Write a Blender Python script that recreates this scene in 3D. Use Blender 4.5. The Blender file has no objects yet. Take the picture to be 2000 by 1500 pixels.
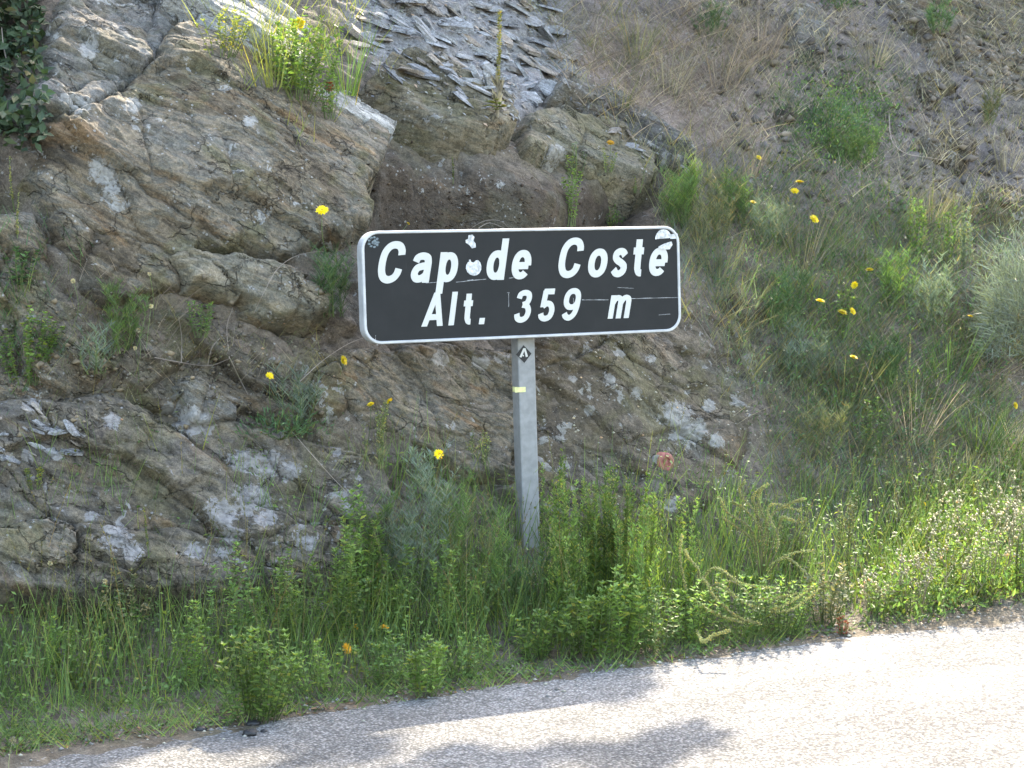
import bpy, math
import numpy as np
from mathutils import Vector, Matrix
from mathutils.bvhtree import BVHTree

scene = bpy.context.scene
COL = scene.collection
rng = np.random.default_rng(7)

# ------------------------------------------------------------------ camera
CAM_Z, F_PX, PITCH, ROLL = 1.5, 3570.0, 3.278, -1.653
cam_data = bpy.data.cameras.new("camera")
cam = bpy.data.objects.new("camera", cam_data)
COL.objects.link(cam)
cam_data.sensor_width = 36.0
cam_data.lens = F_PX / 2000.0 * 36.0
cam_data.clip_start, cam_data.clip_end = 0.1, 2000.0
CAM_ROT = (Matrix.Rotation(math.radians(90 - PITCH), 3, 'X') @ Matrix.Rotation(math.radians(ROLL), 3, 'Z'))
cam.matrix_world = Matrix.Translation((0, 0, CAM_Z)) @ CAM_ROT.to_4x4()
scene.camera = cam
CAM_O = np.array([0.0, 0.0, CAM_Z])
CAM_R = np.array(CAM_ROT)

# ------------------------------------------------------------------ light
SUN_EL, SUN_AZ = math.radians(43), math.radians(14)      # azimuth clockwise from +Y (the view)
SUN_DIR = np.array([math.sin(SUN_AZ) * math.cos(SUN_EL), math.cos(SUN_AZ) * math.cos(SUN_EL), math.sin(SUN_EL)])
world = bpy.data.worlds.new("World")
scene.world = world
world.use_nodes = True
wn, wl = world.node_tree.nodes, world.node_tree.links
bg = wn["Background"]
sky = wn.new("ShaderNodeTexSky")
sky.sky_type = 'NISHITA'
sky.sun_disc = False
sky.sun_elevation = SUN_EL
sky.sun_rotation = SUN_AZ
sky.dust_density = 2.2
sky.ozone_density = 0.8
wl.new(sky.outputs[0], bg.inputs[0])
bg.inputs[1].default_value = 0.15
sun_data = bpy.data.lights.new("sun", 'SUN')
sun_data.energy = 2.15
sun_data.angle = math.radians(0.55)
sun_data.color = (1.0, 0.955, 0.875)
sun = bpy.data.objects.new("sun", sun_data)
COL.objects.link(sun)
sun.rotation_euler = Vector(tuple(SUN_DIR)).to_track_quat('Z', 'Y').to_euler()
scene.view_settings.view_transform = 'Standard'
scene.view_settings.look = 'None'
scene.view_settings.gamma = 1.0
scene.view_settings.exposure = 3.05
scene.view_settings.use_white_balance = True
scene.view_settings.white_balance_temperature = 7500
scene.view_settings.use_curve_mapping = False
scene.cycles.max_bounces = 6
scene.cycles.diffuse_bounces = 3
scene.cycles.transmission_bounces = 4
scene.cycles.transparent_max_bounces = 4
scene.cycles.use_denoising = True

# ------------------------------------------------------------------ noise
def _perm(seed):
    return np.random.default_rng(seed).permutation(256)
def perlin(x, y, seed=0):
    p = _perm(seed)
    ang = np.random.default_rng(seed + 999).random(256) * 2 * np.pi
    gx, gy = np.cos(ang), np.sin(ang)
    xi, yi = np.floor(x).astype(int), np.floor(y).astype(int)
    xf, yf = x - xi, y - yi
    def g(ix, iy, dx, dy):
        h = p[(p[ix & 255] + iy) & 255]
        return gx[h] * dx + gy[h] * dy
    u = xf * xf * xf * (xf * (xf * 6 - 15) + 10)
    v = yf * yf * yf * (yf * (yf * 6 - 15) + 10)
    a = g(xi, yi, xf, yf); b = g(xi + 1, yi, xf - 1, yf)
    c = g(xi, yi + 1, xf, yf - 1); d = g(xi + 1, yi + 1, xf - 1, yf - 1)
    return (a + u * (b - a)) * (1 - v) + (c + u * (d - c)) * v
def fbm(x, y, octv=5, seed=0, gain=0.5):
    r, a, f = 0.0, 1.0, 1.0
    for k in range(octv):
        r = r + a * perlin(x * f + 17.3 * k, y * f - 9.1 * k, seed + k)
        a *= gain; f *= 2.03
    return r
def cells(x, y, seed=0):
    """Cellular facets: per-cell random height and tilt, and distance to the nearest joint."""
    p = _perm(seed)
    r = np.random.default_rng(seed + 5).random((256, 5))
    xi, yi = np.floor(x).astype(int), np.floor(y).astype(int)
    best = np.full(x.shape, 9.0); second = np.full(x.shape, 9.0)
    hh = np.zeros(x.shape)
    for ox in (-1, 0, 1):
        for oy in (-1, 0, 1):
            h = p[(p[(xi + ox) & 255] + yi + oy) & 255]
            dx = x - (xi + ox + r[h, 0]); dy = y - (yi + oy + r[h, 1])
            d = dx * dx + dy * dy
            m = d < best
            second = np.where(m, best, np.minimum(second, d))
            hh = np.where(m, r[h, 2] - 0.5 + (r[h, 3] - 0.5) * dx + (r[h, 4] - 0.5) * dy, hh)
            best = np.where(m, d, best)
    return hh, np.sqrt(second) - np.sqrt(best)
def sstep(a, b, x):
    t = np.clip((x - a) / (b - a), 0, 1)
    return t * t * (3 - 2 * t)

# ------------------------------------------------------------------ projection helpers (photo pixels, 2000 x 1500)
def ray(px, py):
    d = CAM_R @ np.array([(px - 1000) / F_PX, (750 - py) / F_PX, -1.0])
    return d / np.linalg.norm(d)
def to_px(P):
    q = (np.atleast_2d(P) - CAM_O) @ CAM_R
    return np.stack([1000 + F_PX * q[:, 0] / -q[:, 2], 750 - F_PX * q[:, 1] / -q[:, 2]], 1)
def in_poly(x, y, poly):
    inside = np.zeros(np.shape(x), bool)
    n = len(poly)
    for i in range(n):
        x1, y1 = poly[i]; x2, y2 = poly[(i + 1) % n]
        c = ((y1 > y) != (y2 > y)) & (x < (x2 - x1) * (y - y1) / (y2 - y1 + 1e-12) + x1)
        inside ^= c
    return inside
def poly_sd(x, y, poly):
    """signed distance, positive inside"""
    d = np.full(np.shape(x), 1e9)
    n = len(poly)
    for i in range(n):
        x1, y1 = poly[i]; x2, y2 = poly[(i + 1) % n]
        ex, ey = x2 - x1, y2 - y1
        t = np.clip(((x - x1) * ex + (y - y1) * ey) / (ex * ex + ey * ey + 1e-12), 0, 1)
        d = np.minimum(d, np.hypot(x - x1 - t * ex, y - y1 - t * ey))
    return np.where(in_poly(x, y, poly), d, -d)

# ------------------------------------------------------------------ mesh helpers
def tag(o, label=None, cat=None, group=None, kind=None):
    if label: o["label"] = label
    if cat: o["category"] = cat
    if group: o["group"] = group
    if kind: o["kind"] = kind
    return o
def make_mesh(name, V, F, smooth=False, uv=None):
    """V (n,3); F list of arrays (m,k) with k = 3 or 4"""
    V = np.asarray(V, np.float32)
    Fs = [np.asarray(f, np.int32) for f in F if len(f)]
    me = bpy.data.meshes.new(name)
    loops = np.concatenate([f.ravel() for f in Fs])
    tot = np.concatenate([np.full(len(f), f.shape[1], np.int32) for f in Fs])
    start = np.concatenate([[0], np.cumsum(tot)[:-1]]).astype(np.int32)
    me.vertices.add(len(V)); me.vertices.foreach_set("co", V.ravel())
    me.loops.add(len(loops)); me.loops.foreach_set("vertex_index", loops)
    me.polygons.add(len(tot)); me.polygons.foreach_set("loop_start", start)
    me.polygons.foreach_set("use_smooth", np.full(len(tot), bool(smooth)))
    if uv is not None:
        l = me.uv_layers.new(name="UVMap")
        l.data.foreach_set("uv", np.asarray(uv, np.float32)[loops].ravel())
    me.update(calc_edges=True)
    return me
def link(name, me, mat=None, parent=None, loc=None):
    o = bpy.data.objects.new(name, me)
    COL.objects.link(o)
    if mat is not None and len(me.materials) == 0:
        me.materials.append(mat)
    if parent is not None: o.parent = parent
    if loc is not None: o.location = loc
    return o
def empty(name, loc, rz=0.0):
    o = bpy.data.objects.new(name, None)
    COL.objects.link(o)
    o.empty_display_size = 0.05
    o.location = loc; o.rotation_euler = (0, 0, rz)
    return o
def dup_tree(o, parent=None):
    c = o.copy(); COL.objects.link(c)
    if parent is not None: c.parent = parent
    for ch in list(o.children): dup_tree(ch, c)
    return c
class Geo:
    """collects triangles and quads"""
    def __init__(s): s.v, s.q, s.t, s.n = [], [], [], 0
    def add(s, V, Q=None, T=None):
        V = np.asarray(V, float).reshape(-1, 3)
        if Q is not None and len(Q): s.q.append(np.asarray(Q) + s.n)
        if T is not None and len(T): s.t.append(np.asarray(T) + s.n)
        s.v.append(V); s.n += len(V)
    def build(s, name, mat, parent=None, loc=None, smooth=False):
        F = []
        if s.q: F.append(np.concatenate(s.q))
        if s.t: F.append(np.concatenate(s.t))
        return link(name, make_mesh(name, np.concatenate(s.v), F, smooth), mat, parent, loc)
    def tube(s, pts, r0, r1, k=4):
        pts = np.asarray(pts, float); n = len(pts)
        tan = np.gradient(pts, axis=0); tan /= np.linalg.norm(tan, axis=1)[:, None] + 1e-9
        ref = np.array([0.31, 0.2, 0.1]) if abs(tan[0, 2]) > 0.8 else np.array([0.02, 0.03, 1.0])
        a = np.cross(tan, ref); a /= np.linalg.norm(a, axis=1)[:, None] + 1e-9
        b = np.cross(tan, a)
        r = np.linspace(r0, r1, n)[:, None]
        ang = np.arange(k) * 2 * np.pi / k
        V = np.stack([pts + r * (math.cos(t) * a + math.sin(t) * b) for t in ang], 1).reshape(-1, 3)
        i = np.arange(n - 1)[:, None] * k; j = np.arange(k)[None]; j2 = (j + 1) % k
        Q = np.stack([i + j, i + j2, i + k + j2, i + k + j], 2).reshape(-1, 4)
        s.add(V, Q)
        s.add([*V[-k:]], T=[[0, q, q + 1] for q in range(1, k - 1)])
    def leaves(s, pos, d, nrm, L, W, fold=0.25, curl=0.15):
        """folded pointed leaves: pos, d (direction), nrm (leaf-normal hint) are (n,3)"""
        pos = np.asarray(pos, float).reshape(-1, 3); n = len(pos)
        if n == 0: return
        d = d / (np.linalg.norm(d, axis=1)[:, None] + 1e-9)
        sd = np.cross(d, nrm); sd /= np.linalg.norm(sd, axis=1)[:, None] + 1e-9
        up = np.cross(sd, d)
        L = np.broadcast_to(np.asarray(L, float).reshape(-1, 1), (n, 1)); W = np.broadcast_to(np.asarray(W, float).reshape(-1, 1), (n, 1))
        mid = pos + d * L * 0.5 - up * W * fold
        l1 = pos + d * L * 0.42 + sd * W * 0.5; r1 = pos + d * L * 0.42 - sd * W * 0.5
        tip = pos + d * L - up * L * curl
        V = np.stack([pos, l1, tip, r1, mid], 1).reshape(-1, 3)
        k = np.arange(n)[:, None] * 5
        s.add(V, Q=np.concatenate([k + np.array([[0, 4, 2, 1]]), k + np.array([[0, 3, 2, 4]])]))
    def blades(s, base, d, bend, L, W, seg=3):
        """tapering curved grass blades; d initial direction, bend the vector added at the tip"""
        base = np.asarray(base, float).reshape(-1, 3); n = len(base)
        if n == 0: return
        d = d / (np.linalg.norm(d, axis=1)[:, None] + 1e-9)
        L = np.broadcast_to(np.asarray(L, float).reshape(-1, 1), (n, 1)); W = np.broadcast_to(np.asarray(W, float).reshape(-1, 1), (n, 1))
        a = rng.random(n) * 6.283
        hint = np.stack([np.cos(a), np.sin(a), 0.2 * np.ones(n)], 1)
        sd = np.cross(d, hint); sd /= np.linalg.norm(sd, axis=1)[:, None] + 1e-9
        rows = []
        for k in range(seg + 1):
            t = k / seg
            c = base + d * L * t + bend * L * t * t
            w = W * (1 - t) ** 0.7 * 0.5 + (0.0004 if k == seg else 0)
            rows += [c - sd * w, c + sd * w]
        V = np.stack(rows, 1).reshape(-1, 3)
        m = 2 * (seg + 1)
        k = np.arange(n)[:, None, None] * m; j = np.arange(seg)[None, :, None] * 2
        Q = (k + j + np.array([0, 1, 3, 2])[None, None]).reshape(-1, 4)
        s.add(V, Q)
    def balls(s, pos, r, squash=1.0):
        pos = np.asarray(pos, float).reshape(-1, 3); n = len(pos)
        if n == 0: return
        O = np.array([[1, 0, 0], [0, 1, 0], [-1, 0, 0], [0, -1, 0], [0, 0, 1], [0, 0, -1]], float)
        O[4:, 2] *= squash
        r = np.broadcast_to(np.asarray(r, float).reshape(-1, 1, 1), (n, 1, 1))
        V = (pos[:, None] + O[None] * r).reshape(-1, 3)
        T = np.array([[0, 1, 4], [1, 2, 4], [2, 3, 4], [3, 0, 4], [1, 0, 5], [2, 1, 5], [3, 2, 5], [0, 3, 5]])
        s.add(V, T=(np.arange(n)[:, None, None] * 6 + T[None]).reshape(-1, 3))

# ------------------------------------------------------------------ materials
class NT:
    def __init__(s, name):
        s.m = bpy.data.materials.new(name); s.m.use_nodes = True
        s.t = s.m.node_tree; s.n, s.l = s.t.nodes, s.t.links
        s.b = s.n["Principled BSDF"]; s.out = s.n["Material Output"]
    def node(s, typ, ins=None, **kw):
        x = s.n.new("ShaderNode" + typ)
        for k, v in kw.items(): setattr(x, k, v)
        for k, v in (ins or {}).items(): s.set(x, k, v)
        return x
    def set(s, x, k, v):
        if isinstance(v, bpy.types.NodeSocket): s.l.new(v, x.inputs[k])
        else: x.inputs[k].default_value = v
    def noise(s, vec, scale, detail=6, rough=0.55, dist=0.0):
        return s.node("TexNoise", {"Vector": vec, "Scale": scale, "Detail": detail, "Roughness": rough, "Distortion": dist}).outputs["Fac"]
    def vor(s, vec, scale, feature='F1', out="Distance"):
        return s.node("TexVoronoi", {"Vector": vec, "Scale": scale}, feature=feature).outputs[out]
    def mapr(s, val, a, b, c=0.0, d=1.0):
        return s.node("MapRange", {"Value": val, "From Min": a, "From Max": b, "To Min": c, "To Max": d}, interpolation_type='SMOOTHSTEP').outputs[0]
    def math(s, op, a, b=0.0):
        x = s.node("Math", operation=op); s.set(x, 0, a); s.set(x, 1, b); return x.outputs[0]
    def ramp(s, val, stops):
        x = s.node("ValToRGB", {"Fac": val}); e = x.color_ramp.elements
        while len(e) < len(stops): e.new(0.5)
        for i, (p, c) in enumerate(stops): e[i].position = p; e[i].color = (*c, 1)
        return x.outputs[0]
    def mix(s, fac, a, b, mode='MIX'):
        x = s.node("Mix", data_type='RGBA', blend_type=mode)
        s.set(x, 0, fac)
        for i, v in ((6, a), (7, b)):
            if isinstance(v, bpy.types.NodeSocket): s.l.new(v, x.inputs[i])
            else: x.inputs[i].default_value = (*v, 1) if len(v) == 3 else v
        return x.outputs[2]
    def bump(s, h, strength=0.5, dist=0.01, prev=None):
        x = s.node("Bump", {"Height": h, "Strength": strength, "Distance": dist})
        if prev is not None: s.l.new(prev, x.inputs["Normal"])
        return x.outputs[0]
    def grey(s, v):
        return s.node("CombineColor", {0: v, 1: v, 2: v}).outputs[0]
    def finish(s, col, rough=0.85, normal=None, spec=0.25, metal=0.0):
        s.set(s.b, "Base Color", (*col, 1) if isinstance(col, tuple) else col)
        s.set(s.b, "Roughness", rough); s.set(s.b, "Specular IOR Level", spec); s.set(s.b, "Metallic", metal)
        if normal is not None: s.l.new(normal, s.b.inputs["Normal"])
        return s.m

def rock_mat(name, cols, lichen=0.4, rust=0.3, olive=0.3, dark=0.3, rot=30.0, streak=3.5, lichen_col=(.36, .35, .325), zone=False):
    k = NT(name)
    pos = k.node("NewGeometry").outputs["Position"]
    uv = k.node("Mapping", {"Vector": pos, "Rotation": (0, 0, -math.radians(28))}).outputs[0]      # along the road, into the bank, up
    tilt = k.node("Mapping", {"Vector": uv, "Rotation": (0, -math.radians(rot), 0)}).outputs[0]     # along the bedding
    mp = k.node("Mapping", {"Vector": tilt, "Scale": (1, 1, streak)}).outputs[0]
    big = k.noise(uv, 1.7, 4, 0.55, 0.6)
    st = k.noise(mp, 3.2, 9, 0.62, 0.8)
    st2 = k.noise(mp, 14, 6, 0.6, 0.4)
    fine = k.noise(uv, 70, 5, 0.65)
    grain = k.noise(uv, 190, 3, 0.6)
    f = k.math('ADD', k.math('MULTIPLY', big, 0.5), k.math('MULTIPLY', st, 0.5))
    f = k.mapr(f, 0.36, 0.64)
    n = len(cols)
    col = k.ramp(f, [(0.06 + 0.88 * i / (n - 1), c) for i, c in enumerate(cols)])
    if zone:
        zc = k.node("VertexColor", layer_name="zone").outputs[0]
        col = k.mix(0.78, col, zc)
    pat = k.noise(uv, 2.6, 5, 0.6, 1.0)
    if olive: col = k.mix(k.math('MULTIPLY', k.mapr(pat, 0.5, 0.62), olive), col, (.115, .105, .05))
    pat2 = k.noise(mp, 1.9, 7, 0.65, 1.4)
    if rust: col = k.mix(k.math('MULTIPLY', k.mapr(pat2, 0.55, 0.68), rust), col, (.185, .115, .06))
    pat3 = k.noise(mp, 4.6, 7, 0.7, 0.9)
    if dark: col = k.mix(k.math('MULTIPLY', k.mapr(pat3, 0.53, 0.66), dark), col, (.045, .04, .036))
    pat4 = k.noise(k.node("Mapping", {"Vector": tilt, "Scale": (1, 1, 1.8), "Location": (3, 5, 7)}).outputs[0], 2.3, 6, 0.6, 1.2)
    col = k.mix(k.math('MULTIPLY', k.mapr(pat4, 0.54, 0.66), 0.32 if not zone else 0.2), col, (.135, .14, .125))
    mod = k.mapr(k.math('ADD', k.math('MULTIPLY', st2, 0.5), k.math('MULTIPLY', fine, 0.5)), 0.3, 0.7, 0.5, 1.42)
    col = k.mix(1.0, col, k.grey(mod), 'MULTIPLY')
    mod2 = k.mapr(grain, 0.3, 0.7, 0.72, 1.25)
    col = k.mix(1.0, col, k.grey(mod2), 'MULTIPLY')
    # joints: thin dark crack lines
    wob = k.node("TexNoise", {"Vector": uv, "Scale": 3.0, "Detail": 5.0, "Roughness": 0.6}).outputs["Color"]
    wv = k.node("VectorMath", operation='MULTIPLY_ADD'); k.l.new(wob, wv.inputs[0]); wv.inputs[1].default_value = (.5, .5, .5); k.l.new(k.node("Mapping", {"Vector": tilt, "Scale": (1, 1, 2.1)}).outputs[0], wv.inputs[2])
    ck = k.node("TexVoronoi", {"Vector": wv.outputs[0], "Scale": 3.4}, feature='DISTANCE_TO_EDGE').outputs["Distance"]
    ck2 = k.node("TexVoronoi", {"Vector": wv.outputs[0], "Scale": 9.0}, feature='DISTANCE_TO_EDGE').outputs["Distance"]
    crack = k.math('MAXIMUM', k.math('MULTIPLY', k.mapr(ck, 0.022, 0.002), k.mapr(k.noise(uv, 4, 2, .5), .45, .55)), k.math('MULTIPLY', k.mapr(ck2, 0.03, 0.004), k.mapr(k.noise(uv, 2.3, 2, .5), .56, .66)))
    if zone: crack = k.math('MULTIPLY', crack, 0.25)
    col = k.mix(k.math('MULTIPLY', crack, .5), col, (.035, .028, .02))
    lmask = None
    if lichen:
        area = k.mapr(k.noise(uv, 1.6, 3, 0.5, 0.3), 0.42, 0.60)
        a = k.noise(uv, 13, 7, 0.66, 0.5)
        l1 = k.mapr(k.math('ADD', a, k.math('MULTIPLY', area, 0.16 * lichen)), 0.66, 0.69)
        dots = k.vor(uv, 38)
        dsel = k.noise(uv, 9, 3, 0.5)
        l2 = k.math('MULTIPLY', k.mapr(dots, 0.26, 0.17), k.mapr(k.math('ADD', dsel, k.math('MULTIPLY', area, .06)), 0.60 - 0.03 * lichen, 0.66 - 0.03 * lichen))
        lmask = k.math('MAXIMUM', l1, l2)
        at_ = k.node("Attribute", attribute_name="lichen").outputs["Fac"]
        l3 = k.mapr(k.math('ADD', at_, k.math('MULTIPLY', k.noise(uv, 22, 9, 0.78, 0.6), 1.5)), 1.08, 1.16)
        lmask = k.math('MAXIMUM', lmask, k.math('MULTIPLY', l3, k.mapr(at_, 0.02, 0.12)))
        lc = k.mix(k.mapr(k.noise(uv, 45, 4, 0.6), 0.35, 0.65), tuple(0.62 * c for c in lichen_col), lichen_col)
        col = k.mix(k.math('MULTIPLY', lmask, 0.8), col, lc)
    nb = k.bump(st, 0.75, 0.035)
    nb = k.bump(st2, 0.7, 0.012, nb)
    nb = k.bump(k.math('ADD', fine, k.math('MULTIPLY', grain, .5)), 0.7, 0.006, nb)
    nb = k.bump(k.math('SUBTRACT', 1.0, crack), 0.9, 0.012, nb)
    if lmask is not None: nb = k.bump(lmask, 0.35, 0.003, nb)
    return k.finish(col, 0.88, nb, 0.2)

def leaf_mat(name, rgb, var=0.35, warm=0.15, transl=0.35, rough=0.55, spec=0.3, yellow=True):
    k = NT(name)
    r = k.node("NewGeometry").outputs["Random Per Island"]
    ob = k.node("ObjectInfo").outputs["Random"]
    lo = tuple(c * (1 - var) for c in rgb); hi = (rgb[0] * (1 + var + warm), rgb[1] * (1 + var), rgb[2] * (1 + 0.5 * var))
    yel = (rgb[0] * 1.9 + .02, rgb[1] * 1.25, rgb[2] * 0.8)
    if not yellow: yel = tuple(1.25 * q for q in hi)
    c = k.ramp(r, [(0.0, lo), (0.5, rgb), (0.86, hi), (1.0, yel)])
    c = k.mix(1.0, c, k.grey(k.mapr(ob, 0, 1, 0.8, 1.2)), 'MULTIPLY')
    uvn = k.noise(k.node("NewGeometry").outputs["Position"], 6.0, 3, 0.5)
    c = k.mix(1.0, c, k.grey(k.mapr(uvn, 0.3, 0.7, 0.72, 1.25)), 'MULTIPLY')
    k.finish(c, rough, None, spec)
    tr = k.node("BsdfTranslucent", {"Color": k.mix(1.0, c, (1.15, 1.25, 0.7), 'MULTIPLY')})
    mx = k.node("MixShader", {0: transl, 1: k.b.outputs[0], 2: tr.outputs[0]})
    k.l.new(mx.outputs[0], k.out.inputs[0])
    return k.m
def plain_mat(name, rgb, rough=0.6, var=0.0, spec=0.3, metal=0.0, scale=40.0, bump=0.0):
    k = NT(name)
    if not var: return k.finish(rgb, rough, None, spec, metal)
    n = k.noise(k.node("TexCoord").outputs["Object"], scale, 5, 0.6)
    c = k.mix(1.0, rgb, k.grey(k.mapr(n, 0.3, 0.7, 1 - var, 1 + var)), 'MULTIPLY')
    return k.finish(c, rough, k.bump(n, bump, 0.004) if bump else None, spec, metal)

# ------------------------------------------------------------------ the bank: base surface in road coordinates
TH = math.radians(28.0)
E_ = np.array([math.cos(TH), math.sin(TH), 0.0])       # along the road
N_ = np.array([-math.sin(TH), math.cos(TH), 0.0])      # into the bank
O_ = np.array([0.0, 6.76, 0.0])
def W(u, v, z):
    return O_ + np.asarray(u)[..., None] * E_ + np.asarray(v)[..., None] * N_ + np.asarray(z)[..., None] * np.array([0, 0, 1.0])
PROF_U = np.array([-2.2, -0.6, 0.9, 2.6])
PROF = np.array([   # (v, z) from the road edge up the bank
    [(-.5, -.05), (0, .0), (.5, .05), (.85, .16), (1.05, .5), (1.28, 1.1), (1.5, 1.8), (1.75, 2.5), (2.25, 3.05), (3.2, 3.75), (5.5, 5.8), (9.5, 9.0), (13, 11)],
    [(-.5, -.05), (0, .0), (.5, .05), (.9, .17), (1.12, .5), (1.35, 1.1), (1.58, 1.75), (1.9, 2.25), (2.5, 2.8), (3.4, 3.55), (5.6, 5.5), (9.6, 8.8), (13, 11)],
    [(-.5, -.05), (0, .0), (.5, .05), (.92, .17), (1.2, .5), (1.45, 1.05), (1.72, 1.6), (2.15, 2.0), (2.8, 2.55), (3.7, 3.35), (5.8, 5.2), (9.8, 8.5), (13, 11)],
    [(-.5, -.05), (0, .0), (.5, .06), (.95, .2), (1.3, .5), (1.7, .95), (2.1, 1.4), (2.65, 1.9), (3.3, 2.5), (4.2, 3.3), (6.2, 5.1), (10, 8.3), (13, 11)]])
_mid = PROF[1]
PROF_S = np.concatenate([[0], np.cumsum(np.hypot(*np.diff(_mid, axis=0).T))]) - np.hypot(.5, .05)
def _pchip(x, y, q):
    h = np.diff(x); d = np.diff(y) / h
    m = np.zeros(len(x)); m[0], m[-1] = d[0], d[-1]
    for i in range(1, len(x) - 1):
        m[i] = 0 if d[i - 1] * d[i] <= 0 else 2 * d[i - 1] * d[i] / (d[i - 1] + d[i])
    i = np.clip(np.searchsorted(x, q) - 1, 0, len(h) - 1)
    t = (q - x[i]) / h[i]
    return ((2 * t**3 - 3 * t**2 + 1) * y[i] + (t**3 - 2 * t**2 + t) * h[i] * m[i] + (-2 * t**3 + 3 * t**2) * y[i + 1] + (t**3 - t**2) * h[i] * m[i + 1])
def base(u, s):
    u, s = np.asarray(u, float), np.asarray(s, float)
    sq = np.clip(s, PROF_S[0], PROF_S[-1])
    vs = [_pchip(PROF_S, PROF[k, :, 0], sq) for k in range(4)]
    zs = [_pchip(PROF_S, PROF[k, :, 1], sq) for k in range(4)]
    v, z = vs[0], zs[0]
    for k in range(1, 4):
        t = sstep(PROF_U[k - 1], PROF_U[k], u)
        v = v + (vs[k] - vs[k - 1]) * t; z = z + (zs[k] - zs[k - 1]) * t
    uc = np.clip(u, -3, 3)
    v = v + (0.10 - 0.20 * (uc / 2.3) ** 2).clip(-.14, .1) * (1 - sstep(0.0, 0.8, s))
    return W(u, v, z)
def base_n(u, s):
    e = 0.04
    a = base(u + e, s) - base(u - e, s); b = base(u, s + e) - base(u, s - e)
    n = np.cross(b, a); n /= np.linalg.norm(n, axis=-1)[..., None]
    return -n if np.mean(n[..., 1]) > 0 else n
def grid_faces(nu, ns):
    i = np.arange(nu - 1)[:, None] * ns; j = np.arange(ns - 1)[None]
    return np.stack([i + j, i + j + 1, i + ns + j + 1, i + ns + j], 2).reshape(-1, 4)[:, ::-1]

# pixel -> (u, s) on the smooth base, for outlines
_bu, _bs = np.linspace(-4, 9, 434), np.linspace(-.4, 11, 381)
_BU, _BS = np.meshgrid(_bu, _bs, indexing='ij')
_bv = base(_BU, _BS).reshape(-1, 3)
_bf = grid_faces(434, 381)
_bvh0 = BVHTree.FromPolygons(_bv.tolist(), _bf.tolist())
_bt = to_px(_bv)
def us_of(px, py):
    hit, n, idx, dist = _bvh0.ray_cast(Vector(CAM_O), Vector(ray(px, py)))
    if hit is None: return (0.0, 10.9)
    i, j = divmod(idx, 380)
    h = np.array(hit); u = float((h - O_) @ E_)
    p0, p1 = _bv[i * 381 + j], _bv[i * 381 + j + 1]
    t = np.clip(((h - p0) @ (p1 - p0)) / ((p1 - p0) @ (p1 - p0)), 0, 1)
    return (u, float(_bs[j] + t * (_bs[j + 1] - _bs[j])))
def us_poly(pxs): return [us_of(*p) for p in pxs]

# ------------------------------------------------------------------ bank surface
def warp(u, s, seed, amp, f=1.5):
    return u + amp * fbm(u * f, s * f, 3, seed), s + amp * fbm(u * f + 31, s * f, 3, seed + 50)
BED = math.radians(30)
def bed(u, s):
    return u * math.cos(BED) - s * math.sin(BED), u * math.sin(BED) + s * math.cos(BED)
def strata(u, s, seed, amp=1.0):
    """broken bedded rock: facets at three sizes, stretched along the bedding"""
    u2, s2 = warp(u, s, seed + 3, 0.10, 1.8)
    a, b = bed(u2, s2)
    h1, e1 = cells(a * 1.7, b * 4.2, seed)
    h2, e2 = cells(a * 4.2, b * 11, seed + 11)
    h3, e3 = cells(a * 10, b * 27, seed + 23)
    d = 0.10 * h1 + 0.032 * h2 + 0.014 * h3
    d -= 0.035 * np.exp(-(e1 / 0.035) ** 2) + 0.012 * np.exp(-(e2 / 0.05) ** 2)
    d += 0.026 * fbm(a * 2.2, b * 4, 5, seed + 40) + 0.016 * fbm(u * 11, s * 11, 5, seed + 60, .6)
    return d * amp
HOLLOW = us_poly([(640, 400), (760, 330), (900, 345), (1060, 390), (1250, 350), (1290, 400), (1240, 450), (900, 470), (660, 480)])
RECESS = us_poly([(-80, -20), (80, -20), (70, 60), (70, 150), (35, 250), (60, 400), (95, 520), (60, 590), (-80, 560)])
def terrain_d(u, s):
    up = sstep(0.5, 1.0, s)
    d = 0.07 * fbm(u * 0.9, s * 0.9, 4, 100) * up
    right = sstep(0.5, 1.9, u + 0.25 * fbm(u, s, 2, 8))
    rk = up * (1 - 0.75 * right)
    d = d + rk * strata(u, s, 200, 0.8)
    d = d + 0.03 * fbm(u * 7, s * 7, 5, 120) * sstep(0.1, 0.5, s)
    d = d + up * right * (0.05 * fbm(u * 2.6, s * 2.6, 4, 150) + 0.03 * fbm(u * 8, s * 8, 5, 155, .6) + .3 * strata(u, s, 160, .5))
    d = d + 0.012 * fbm(u * 9, s * 9, 4, 170) * (1 - sstep(0.3, .6, s)) + .012
    near = (np.abs(u) < 4.5) & (s < 7.5)
    if near.any():
        un, sn = u[near], s[near]
        d[near] -= 0.38 * sstep(-.06, .26, poly_sd(un, sn, HOLLOW)) + 0.45 * sstep(-.04, .3, poly_sd(un, sn, RECESS))
    return d
us_fine = np.concatenate([-np.geomspace(60, 3.5, 40), np.arange(-3.45, 5.6, 0.021), np.geomspace(5.65, 60, 40)])
ss_fine = np.concatenate([np.arange(PROF_S[0], 0.3, 0.025), np.arange(0.3, 5.4, 0.019), np.geomspace(5.4, PROF_S[-1], 70)[1:]])
TU, TS = np.meshgrid(us_fine, ss_fine, indexing='ij')
TD = terrain_d(TU, TS)
TP = base(TU, TS) + base_n(TU, TS) * TD[..., None]
_tv = TP.reshape(-1, 3); _tf = grid_faces(len(us_fine), len(ss_fine))
tme = make_mesh("hillside", _tv, [_tf], True, np.stack([TU.ravel(), TS.ravel()], 1))
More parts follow.
